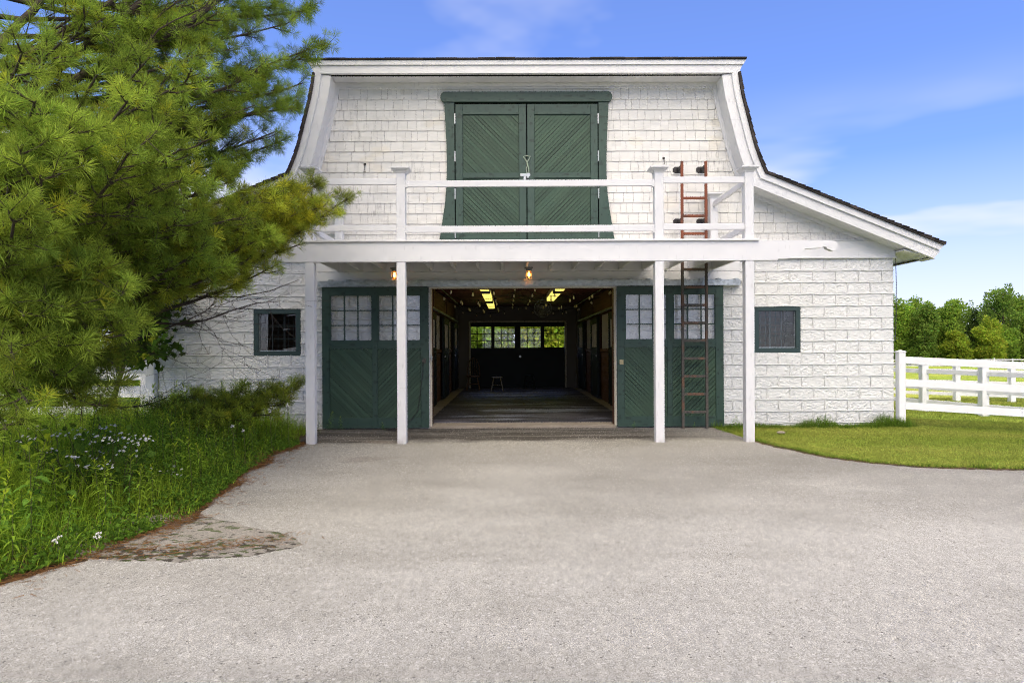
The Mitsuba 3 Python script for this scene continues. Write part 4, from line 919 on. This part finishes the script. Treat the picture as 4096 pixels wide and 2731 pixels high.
def broadleaf(x, y, h, wid, col, seed, label, name='broadleaf_tree', n=5200, size=0.34, cat='tree', low=0.12, group=None):
    r = np.random.default_rng(seed); g = float(ground_z(x, min(y, 130)))
    t = thing(name, label, cat, group)
    blobs = [((x, y, g + h * 0.48), (wid * 0.34, wid * 0.34, h * 0.34))]
    for _ in range(6): blobs.append(((x + wid * r.normal() * 0.10, y + wid * r.normal() * 0.1, g + h * r.uniform(0.80, 0.97)), (wid * 0.075, wid * 0.075, h * r.uniform(0.05, 0.11))))
    for _ in range(24):
        a = r.random() * 6.283; u = r.uniform(low + 0.05, 0.93); q = wid * 0.42 * math.sqrt(max(0.05, 1 - ((u - 0.45) / 0.58) ** 2)) * r.uniform(0.55, 1.0)
        s = r.uniform(0.08, 0.21)
        blobs.append(((x + q * math.cos(a), y + q * math.sin(a), g + h * u), (wid * s, wid * s, h * s * 0.62)))
    m, c = crown(blobs, n, size, col, r)
    put('crown', m, 'leaf', t, color=c)
    tp = [(x, y, g - 0.2), (x + 0.1, y, g + h * 0.35), (x - 0.05 * wid * 0.3, y + 0.1, g + h * 0.8)]
    wood = [tube(tp, [h * 0.02, h * 0.014, h * 0.004], 7)]
    for _ in range(6):
        a = r.random() * 6.283; z = g + h * r.uniform(0.25, 0.6); wood.append(tube(bez((x, y, z), (x + wid * 0.36 * math.cos(a), y + wid * 0.36 * math.sin(a), z + h * 0.22), -0.2, r, 6), np.linspace(h * 0.008, 0.01, 6), 5))
    put('trunk', wood, 'bark', t); return t
def conifer(x, y, h, wid, col, seed, label, n=3200, group=None):
    r = np.random.default_rng(seed); g = float(ground_z(x, min(y, 130)))
    t = thing('conifer_tree', label, 'conifer', group)
    u = 1 - np.sqrt(r.random(n)) * 0.94; layer = 0.72 + 0.28 * np.sin(u * h * 5.5 + seed) + 0.25 * r.normal(size=n)
    q = wid * 0.5 * (1 - u) ** 0.8 * layer * np.sqrt(r.random(n)) ; a = r.random(n) * 6.283
    pos = np.c_[x + q * np.cos(a), y + q * np.sin(a), g + h * u - 0.12 * q]
    ax = np.c_[np.cos(a), np.sin(a), r.uniform(-0.3, 0.5, n)] + r.normal(size=(n, 3)) * 0.3
    c = np.array(col)[None] * r.uniform(0.6, 1.3, (n, 1))
    m, cc = scatter(LEAF, pos, ax, 0.42 * r.uniform(0.6, 1.2, n), c, r)
    put('crown', m, 'leaf', t, color=cc); put('trunk', tube([(x, y, g - 0.2), (x, y, g + h * 0.97)], [h * 0.014, 0.02], 6), 'bark', t)
ORD = ['first', 'second', 'third', 'fourth', 'fifth', 'sixth', 'seventh', 'eighth', 'ninth', 'tenth', 'eleventh', 'twelfth', 'thirteenth', 'fourteenth', 'fifteenth', 'sixteenth', 'seventeenth', 'eighteenth']
G1, G2, G3 = (0.26, 0.38, 0.055), (0.20, 0.30, 0.055), (0.32, 0.40, 0.045)
far_trees = [(59, 97, 10.8, 5.5, G1), (62.5, 95, 8.8, 4.6, G2), (64.8, 100, 10.6, 5.5, G1), (66.8, 94, 5.0, 3.8, G3), (69, 99, 10.0, 5.5, G1), (72.0, 94.5, 7.2, 4.6, G3), (75.5, 97, 6.4, 4.5, G1), (78.5, 100, 12.6, 6.0, G2),
             (81.0, 95, 6.0, 4.2, G1), (83.5, 101, 11.5, 6.2, G1), (87, 97, 9.5, 6, G2), (55, 96, 9.5, 6, G2), (91, 98, 11, 6.5, G1), (50, 98, 10, 6.5, G1), (67.5, 108, 9.8, 7, G2), (73.5, 107, 9.4, 7, G1), (79.5, 108, 10.2, 7, G2), (85.5, 108, 11.2, 7, G1)]
order = np.argsort([t[0] / t[1] for t in far_trees])
for k, i in enumerate(order):
    x, y, h, w, c = far_trees[i]
    tone = {G1: 'mid green', G2: 'dark green', G3: 'yellow green'}[c]
    broadleaf(x, y, h, w, c, 100 + i, f'{tone} leafy tree in the distant treeline, {ORD[k]} from its barn end', n=7000, size=0.36)
for i, (x, y, h) in enumerate(sorted([(71.0, 104, 9.2), (73.2, 103, 9.9), (75.0, 105, 9.0), (76.8, 104, 9.6), (62.0, 106, 12), (68.2, 106, 10.2), (80.5, 106, 11.5), (86, 106, 12)], key=lambda q: q[0] / q[1])):
    conifer(x, y, h, 3.8, (0.11, 0.17, 0.045), 300 + i, f'slim dark conifer rising behind the distant leafy trees, {ORD[i]} from its barn end', group=None)
# understorey of the far wood
r = np.random.default_rng(77); n = 9000
pos = np.c_[r.uniform(46, 100, n), r.uniform(94, 102, n), r.random(n) ** 1.3 * 3.6 - 1.35]
m, c = scatter(LEAF, pos, r.normal(size=(n, 3)) + [0, -.4, .3], 0.42 * r.uniform(.6, 1.2, n), np.array([0.13, 0.21, 0.028])[None] * r.uniform(.6, 1.4, (n, 1)), r)
put('undergrowth', m, 'leaf', color=c, kind='stuff', label='low undergrowth filling the foot of the distant wood', cat='undergrowth')
# trees left of and behind the barn
LEFT = [(-9.4, 17.5, 6.4, 4.6, G1, 'leafy tree just left of the barn roof, behind the pine'), (-12.5, 16.0, 6.6, 4.8, G1, 'leafy tree behind the pine, second from the barn'), (-15.5, 15.0, 7.0, 5.0, G2, 'dark leafy tree behind the pine, third from the barn'),
        (-18.5, 14.0, 7.5, 5.5, G1, 'leafy tree behind the pine at the left edge'), (-7.9, 15.6, 4.2, 3.0, G3, 'small bright leafy tree behind the left fence')]
for i, (x, y, h, w, c, lab) in enumerate(LEFT): broadleaf(x, y, h, w, c, 400 + i, lab, n=7000, size=0.2, low=0.05)
BACK = [(-6.0, 41.5, 9.5, 7.0, G1, 'leafy tree behind the barn seen through the left rear door panes'), (-1.4, 43.5, 10, 7.5, G3, 'pale leafy tree behind the barn seen through the rear door panes left of centre'), (3.2, 42.0, 10, 7.5, G1, 'leafy tree behind the barn seen through the rear door panes right of centre'), (8.0, 43.0, 9.5, 7.0, G3, 'pale leafy tree behind the barn seen through the right rear door panes'),
        (-2.6, 35.0, 4.4, 4.6, G1, 'low bushy tree behind the barn, left of centre in the rear door panes'), (2.4, 36.0, 4.6, 5.2, G3, 'low bushy pale tree behind the barn, right of centre in the rear door panes')]
for i, (x, y, h, w, c, lab) in enumerate(BACK): broadleaf(x, y, h, w, c, 500 + i, lab, n=11000, size=0.30, low=-0.05)
# maple at the barn's left corner
mt = thing('maple_tree', 'young maple with big dark lobed leaves at the left barn corner', 'maple tree')
r = np.random.default_rng(61)
mb = [(W(340, 700, 10.6), (.7, .6, .6)), (W(330, 790, 10.4), (.55, .5, .45)), (W(300, 640, 10.8), (.8, .6, .6)), (W(355, 650, 10.5), (.5, .4, .45)), (W(250, 700, 10.8), (.8, .6, .7)), (W(370, 790, 10.2), (.14, .2, .2)), (W(300, 560, 11), (.9, .6, .7))]
m, c = crown(mb, 1500, 0.085, (0.055, 0.10, 0.016), r, MAPLE, 0.2)
put('crown', m, 'leaf', mt, color=c)
put('trunk', [tube([(-6.9, 10.9, 0), (-6.5, 10.8, 1.2), (-6.3, 10.7, 2.6)], [0.05, 0.035, 0.01], 7)] + [tube(bez((-6.6, 10.8, 1.0), b[0], -0.2, r, 6), np.linspace(0.02, 0.005, 6), 5) for b in mb], 'bark', mt)

# ------------------------------------------------------------------ grass and weeds
def blades(x, y, z, h, wid, lean, col, r, seg=2):
    n = len(x); a = r.random(n) * 6.283; dirx, diry = np.cos(a), np.sin(a)
    wx, wy = -diry, dirx
    rowsv = []
    for k in range(seg):
        t = k / seg; w = wid * (1 - t * 0.55) / 2; o = lean * h * t ** 1.8; zc = z + h * t * (1 - 0.12 * lean * t)
        for sg in (-1, 1): rowsv.append(np.stack([x + dirx * o + wx * w * sg, y + diry * o + wy * w * sg, zc], -1))
    rowsv.append(np.stack([x + dirx * lean * h, y + diry * lean * h, z + h * (1 - 0.3 * np.minimum(lean, 1))], -1))
    V = np.stack(rowsv, 1); m = V.shape[1]
    f = []
    for k in range(seg - 1): f += [[2 * k, 2 * k + 1, 2 * k + 3], [2 * k, 2 * k + 3, 2 * k + 2]]
    f += [[2 * seg - 2, 2 * seg - 1, 2 * seg]]
    Fc = (np.array(f)[None] + (np.arange(n) * m)[:, None, None]).reshape(-1, 3)
    return trimesh.Trimesh(V.reshape(-1, 3), Fc, process=False), np.repeat(col, m, 0)
from shapely import contains_xy
r = np.random.default_rng(31)
# mown lawn to the right
lawn_poly = Polygon(RIGHT + [(60, 30), (6.7, 30), (6.7, 11.05), (3.9, 11.05)])
def sample(n, x0, x1, y0, y1, poly):
    x, y = r.uniform(x0, x1, n), r.uniform(y0, y1, n); k = contains_xy(poly, x, y); return x[k], y[k]
xa, ya = sample(230000, 3.55, 11.5, 6.4, 12.5, lawn_poly)
xb, yb = sample(70000, 6.7, 16, 10.5, 20, lawn_poly)
x, y = np.r_[xa, xb], np.r_[ya, yb]; n = len(x)
tone = meshkit.fbm(np.c_[x * 0.9, y * 1.3, x * 0], 4, 3)[:, None]
fine = meshkit.noise(np.c_[x * 6, y * 6, x * 0], 8)
col = (np.array([0.19, 0.27, 0.036]) * (1 - tone) + np.array([0.42, 0.41, 0.10]) * tone) * r.uniform(0.6, 1.4, (n, 1))
m, c = blades(x, y, ground_z(x, y), (0.025 + 0.035 * fine) * r.uniform(0.6, 1.4, n) * np.clip(0.9 + (y - 9) * 0.05, 0.9, 1.3), np.clip(0.0045 + (y - 8) * 0.0008, 0.0045, 0.009), r.uniform(0.2, 1.1, n), col, r, 1)
put('lawn_grass', m, 'leaf', color=c, kind='stuff', label='short mown yellow green lawn grass right of the driveway', cat='grass')
lp = LineString(RIGHT[14:-1]); pe = np.array([lp.interpolate(q).coords[0] for q in np.sort(r.uniform(0, min(lp.length, 9.0), 2600))])
pe = pe + r.normal(size=pe.shape) * [0.03, 0.05] + [0.02, 0.035]; he = 0.03 + 0.06 * meshkit.noise(np.c_[pe * 5, pe[:, 0] * 0], 2) * r.uniform(.5, 1.5, len(pe))
m, c = blades(pe[:, 0], pe[:, 1], 0 * he, he, 0.006, r.uniform(.3, 1.3, len(pe)), np.array([0.15, 0.24, 0.03])[None] * r.uniform(.5, 1.4, (len(pe), 1)), r, 2)
put('edge_grass', m, 'leaf', color=c, kind='stuff', label='ragged grass hanging over the curved lawn edge of the driveway', cat='grass')
put('verge', flat(LineString(RIGHT[14:-1]).buffer(0.045).union(unary_union([LineString(RIGHT[14:-1]).interpolate(q).buffer(0.03 + 0.05 * r.random()) for q in np.arange(0, 9, 0.14)])), 0.009), 'soil', kind='structure')
# longer grass against the wall, the posts and the edge
xw = np.r_[r.uniform(3.75, 6.85, 3600), r.uniform(6.6, 7.0, 300), r.uniform(3.5, 3.9, 250)]; yw = np.r_[r.uniform(10.72, 11.03, 3600), r.uniform(10.8, 11.1, 300), r.uniform(10.3, 11, 250)]
clump = meshkit.noise(np.c_[xw * 3.1, yw * 2, xw * 0], 6)
hw = (0.05 + 0.24 * clump ** 2) * r.uniform(0.5, 1.3, len(xw))
col = np.array([0.11, 0.185, 0.022])[None] * r.uniform(0.6, 1.5, (len(xw), 1))
m, c = blades(xw, yw, 0 * xw, hw, 0.006, r.uniform(0.2, 0.9, len(xw)), col, r, 3)
put('wall_grass', m, 'leaf', color=c, kind='stuff', label='long grass growing along the foot of the right block wall', cat='grass')
# tall grass of the left bed
bedp = bed.buffer(-0.10)
xg, yg = r.uniform(-7.5, -2.3, 62000), 3.0 + (r.random(62000) ** 1.25) * 8.0
k = contains_xy(bedp, xg, yg) & (xg > -0.82 * yg - 1.2); xg, yg = xg[k], yg[k]
de = edge_left(yg) - xg                                     # distance from the paving
cl_ = meshkit.noise(np.c_[xg * 1.6, yg * 1.6, xg * 0], 12)
k = r.random(len(xg)) < np.clip(0.3 + de * 1.2, 0, 1); xg, yg, de, cl_ = xg[k], yg[k], de[k], cl_[k]
hg = np.clip(0.07 + 0.42 * de, 0.07, 0.46 + 0.1 * np.clip(yg - 6.5, 0, 2)) * (0.5 + 0.9 * cl_) * r.uniform(0.5, 1.25, len(xg))
tone = meshkit.fbm(np.c_[xg * 1.1, yg * 1.1, xg * 0], 3, 14)[:, None]
col = (np.array([0.22, 0.39, 0.035]) * (1 - tone) + np.array([0.38, 0.47, 0.045]) * tone) * r.uniform(0.6, 1.45, (len(xg), 1))
dry = r.random(len(xg)) < 0.03; col[dry] = np.array([0.25, 0.19, 0.08])
m, c = blades(xg, yg, 0 * xg, hg, 0.0062 * r.uniform(0.6, 1.4, len(xg)), r.uniform(0.15, 0.95, len(xg)), col, r, 3)
put('tall_grass', m, 'leaf', color=c, kind='stuff', label='tall unmown bright green grass filling the bed left of the driveway', cat='grass')
# low clover-like leaves along the edge
n = 9000; yy = 3.2 + r.random(n) ** 1.3 * 6.2; xx = edge_left(yy) - 0.03 - np.abs(r.normal(0, 0.22, n)); zz2 = r.random(n) * np.clip((edge_left(yy) - xx) * 0.5, 0.01, 0.14)
k = r.random(n) < 0.25 + 0.75 * (meshkit.noise(np.c_[xx * 2.5, yy * 2.5, xx * 0], 9) > 0.48); xx, yy, zz2 = xx[k], yy[k], zz2[k]; n = len(xx)
m, c = scatter(LEAF, np.c_[xx, yy, zz2 + 0.01], np.c_[r.normal(size=(n, 2)) * 0.9, np.full(n, 0.5)], 0.035 * r.uniform(.6, 1.3, n), np.array([0.11, 0.20, 0.025])[None] * r.uniform(.6, 1.5, (n, 1)), r)
put('ground_cover', m, 'leaf', color=c, kind='stuff', label='low leafy ground cover along the left edge of the driveway', cat='ground cover')
# fallen pine needles along the edge
n = 3600; yy = 3.0 + r.random(n) * 6.5; xx = edge_left(yy) + 0.05 - np.abs(r.normal(0, 0.09, n)) * 1.2 + 0.05 * np.sin(yy * 5.1) + np.where(r.random(n) < 0.25, np.abs(r.normal(0, 0.14, n)), 0); yy = np.where(meshkit.noise(np.c_[xx * 2, yy * 2.2, xx * 0], 3) + 0.25 * r.random(n) < 0.42, 4.5 + 0.8 * r.random(n), yy); xx = np.where((yy > 4.4) & (yy < 5.31), np.minimum(xx, -2.6 + 0.2 * r.random(n)), xx)
n2 = 420; tt = r.random(n2); yy = np.r_[yy, 4.16 + 0.30 * r.random(n2) + 0.35 * tt ** 2]; xx = np.r_[xx, -2.85 + 1.25 * tt + 0.12 * r.normal(size=n2)]; n += n2
a = r.random(n) * 6.283; L = 0.04 + 0.05 * r.random(n); w = 0.0014
d = np.stack([np.cos(a) * L / 2, np.sin(a) * L / 2, np.zeros(n)], 1); q = np.stack([-np.sin(a) * w, np.cos(a) * w, np.zeros(n)], 1)
pc = np.c_[xx, yy, 0.010 + 0.012 * r.random(n)]
V = np.stack([pc - d - q, pc + d - q, pc + d + q, pc - d + q], 1).reshape(-1, 3); V[:, 2] += 0.006 * r.random(len(V))
Fq = np.arange(4 * n).reshape(n, 4)
col = np.repeat(np.array([0.24, 0.125, 0.05])[None] * r.uniform(0.6, 1.35, (n, 1)), 4, 0)
put('pine_litter', (V, Fq), 'leaf', color=col, kind='stuff', label='rust coloured fallen pine needles along the left edge of the driveway', cat='pine needles')
# leafy weeds
def weed_variant(seed, h, nl, ll, lw, bright, broad=False):
    q = np.random.default_rng(seed); lean = q.normal(size=2) * 0.10
    st = np.array([[lean[0] * t * t * h, lean[1] * t * t * h, t * h] for t in np.linspace(0, 1, 6)])
    stem = tube(st, np.linspace(0.0045, 0.002, 6), 5)
    V, Fc, C, at = [], [], [], 0
    for i in range(nl):
        t = 0.12 + 0.88 * (i / (nl - 1)) ** 0.85; k = t * 5; j = min(int(k), 4); p = st[j] + (st[j + 1] - st[j]) * (k - j)
        a = i * 2.4 + q.normal() * 0.3; up = 0.15 + 1.5 * max(0, t - 0.72) / 0.28 * 0.9 + q.normal() * 0.12
        L = ll * (1.0 if t < 0.75 else 1.0 - 1.6 * (t - 0.75)) * q.uniform(0.75, 1.15); w = lw * L / ll
        o = np.array([math.cos(a), math.sin(a), 0]); sd = np.array([-math.sin(a), math.cos(a), 0])
        pts = []
        for u, ww in ((0, 0.1), (0.3, 1.0), (0.65, 0.75), (1, 0)):
            c = p + o * L * u * math.cos(up * 0.7) + np.array([0, 0, L * (u * math.sin(up) - 0.45 * u * u)])
            pts += [c + sd * w * ww / 2 + [0, 0, w * 0.15 * ww], c, c - sd * w * ww / 2 + [0, 0, w * 0.15 * ww]]
        V.append(np.array(pts)); f = []
        for k3 in range(3):
            b = 3 * k3
            f += [[b, b + 1, b + 4], [b, b + 4, b + 3], [b + 1, b + 2, b + 5], [b + 1, b + 5, b + 4]]
        Fc.append(np.array(f) + at); at += 12
        base = np.array([0.17, 0.32, 0.046]) if not bright else np.array([0.26, 0.39, 0.040])
        young = np.array([0.42, 0.50, 0.03])
        y_ = np.clip((t - 0.72) / 0.28, 0, 1) * 0.8
        C.append(np.tile((base * (1 - y_) + young * y_) * q.uniform(0.75, 1.25), (12, 1)))
    return mikit.ply(stem, 'twig_stem', smooth=True), mikit.ply(trimesh.Trimesh(np.vstack(V), np.vstack(Fc), process=False), 'leaf', color=np.vstack(C))
mat('twig_stem', (0.07, 0.075, 0.025), 0.8, 0.2)
NARROW = [weed_variant(700 + i, 0.48 + 0.06 * i, 36 + 2 * i, 0.12, 0.020, i % 2) for i in range(6)]
BROAD = [weed_variant(720 + i, 0.45 + 0.1 * i, 13, 0.13, 0.075, i % 2, True) for i in range(4)]
def plant(name, variant, x, y, sc, label, cat, group=None):
    t = thing(name, label, cat, group); m = T().translate([float(x), float(y), 0.0]).rotate([0, 0, 1], float(r.uniform(0, 360))).scale(float(sc))
    for part, v in zip(('stem', 'leaves'), variant): k = key(part, t); scene[k] = {**v, 'to_world': m}
nw = 0
while nw < 150:
    y = 3.4 + r.random() * 6.0; de = 0.22 + 1.7 * r.random() ** 1.1; x = float(edge_left(y)) - de
    if x < -0.84 * y - 0.2: continue
    plant('weed', NARROW[int(r.integers(6))], x, y, float(np.clip(0.62 + 0.40 * de, 0.6, 1.2)) * r.uniform(0.8, 1.12), 'upright green weed with many narrow pointed leaves in the tall grass bed', 'weed', 'narrow leaved weeds in the left bed'); nw += 1
for i in range(22):
    y = 4.2 + r.random() * 2.6; x = float(edge_left(y)) - 0.5 - 1.7 * r.random()
    if x < -0.84 * y: x = -0.80 * y
    plant('broad_leaf_plant', BROAD[int(r.integers(4))], x, y, r.uniform(0.7, 1.1), 'green plant with broad oval leaves among the weeds of the left bed', 'plant', 'broad leaved plants in the left bed')
# shrub with white blossom at the far left
sh = thing('flowering_shrub', 'green shrub with clusters of white blossom below the pine', 'flowering shrub')
sc0 = W(190, 1010, 5.5); stems, lv, lax = [], [], []
FLW = [(90, 985), (130, 1000), (150, 965), (185, 990), (205, 1005), (225, 1010), (245, 985), (262, 1012), (270, 1000), (285, 1008), (305, 1020), (175, 1045), (215, 1055), (165, 1075), (205, 1072), (245, 1075), (290, 1040), (320, 1010), (30, 970), (60, 1010), (345, 1012), (120, 1035), (395, 1085), (240, 1040)]
for i, (a, b) in enumerate(FLW):
    c = W(a, b - 8, 5.1 + 0.9 * r.random())
    root = np.array([sc0[0] + 0.5 * (c[0] - sc0[0]), 5.6, 0.02]); stems.append(tube(bez(root, c, 0.25, r, 7, 0.1), np.linspace(0.007, 0.002, 7), 5))
    for _ in range(9):
        u = r.random(); lv.append(root * (1 - u) * 0.6 + c * (0.4 + 0.6 * u) * 1.0 if False else c + (root - c) * u * 0.7 + r.normal(size=3) * 0.06); lax.append(r.normal(size=3) + [0, -0.4, 0.6])
    fl_ = []
    for _ in range(int(r.integers(6, 12))):
        q = c + r.normal(size=3) * [0.045, 0.045, 0.02]
        ax = np.array([0, -0.5, 0.8]) + r.normal(size=3) * 0.35
        v, f = [], []
        M = rot_to(ax[None], np.array([r.random() * 6]))[0]
        for k in range(5):
            t = k * 1.2566; s_ = 0.0095
            pts = np.array([[0, 0, 0], [s_ * math.cos(t - 0.45), s_ * math.sin(t - 0.45), 0.003], [s_ * 1.35 * math.cos(t), s_ * 1.35 * math.sin(t), 0.002], [s_ * math.cos(t + 0.45), s_ * math.sin(t + 0.45), 0.003]])
            v.append(pts @ M.T + q); f.append(np.array([[0, 1, 2], [0, 2, 3]]) + 4 * k)
        fl_.append(trimesh.Trimesh(np.vstack(v), np.vstack(f), process=False))
    put('flower_cluster', fl_, 'petal', sh)
m, c = scatter(LEAF, np.array(lv), np.array(lax), 0.075 * r.uniform(.7, 1.4, len(lv)), np.array([0.085, 0.15, 0.022])[None] * r.uniform(.7, 1.35, (len(lv), 1)), r)
put('leaves', m, 'leaf', sh, color=c); put('stem', stems, 'twig_stem', sh)
# single meadow flowers and the small weeds at the doors
for a, b, D in ((225, 1222, 4.4), (660, 930, 8.3), (535, 975, 7.6), (620, 940, 8.6), (560, 985, 7.8), (135, 1235, 4.2)):
    c = W(a, b, D); t = thing('meadow_flower', 'small pale meadow flower on a thin stalk in the tall grass', 'flower', 'meadow flowers in the left bed')
    put('stalk', tube([(c[0] + 0.03, c[1], 0), c], [0.003, 0.002], 4), 'twig_stem', t)
    put('bloom', [box(-.007, .007, -.0025, .0025, -.005, .005).apply_transform(trimesh.transformations.rotation_matrix(k * 0.7, [0.3, 1, 0.2])).apply_translation(c + r.normal(size=3) * 0.012) for k in range(9)], 'petal', t)
for (x, y, s_) in ((-3.0, 10.7, 0.55), (-2.86, 10.85, 0.5), (-3.1, 10.4, 0.6), (-3.05, 9.9, 0.5)):
    plant('weed', NARROW[int(r.integers(6))], x, y, s_, 'thin weed growing beside the left porch post against the dark green door', 'weed', 'weeds by the left porch post')
for (x, y, s_, lab) in ((-2.15, 10.93, 0.28, 'tiny weed at the foot of the left sliding door'), (2.15, 10.9, 0.26, 'tiny weed at the foot of the right sliding door, left of the third post'), (3.2, 10.92, 0.22, 'tiny weed between the feet of the ladder'), (3.85, 10.8, 0.5, 'leafy weed at the right edge of the right sliding door')):
    plant('small_weed', BROAD[0], x, y, s_, lab, 'weed')
# a stone in the grass and the paved lip by the right post
put('stone', trimesh.creation.icosphere(2, 0.05).apply_scale([1.4, 0.9, 0.5]).apply_translation([4.35, 10.1, 0.03]), 'concrete', label='small pale stone lying in the lawn below the right window', cat='stone', smooth=True)
put('downlead', tube([(6.775, 11.04, 2.93), (6.788, 11.04, 2.5), (6.784, 11.04, 2.0), (6.772, 11.05, 1.5)], 0.006, 5), 'black_iron', label='thin black cable hanging down the right barn corner', cat='cable')
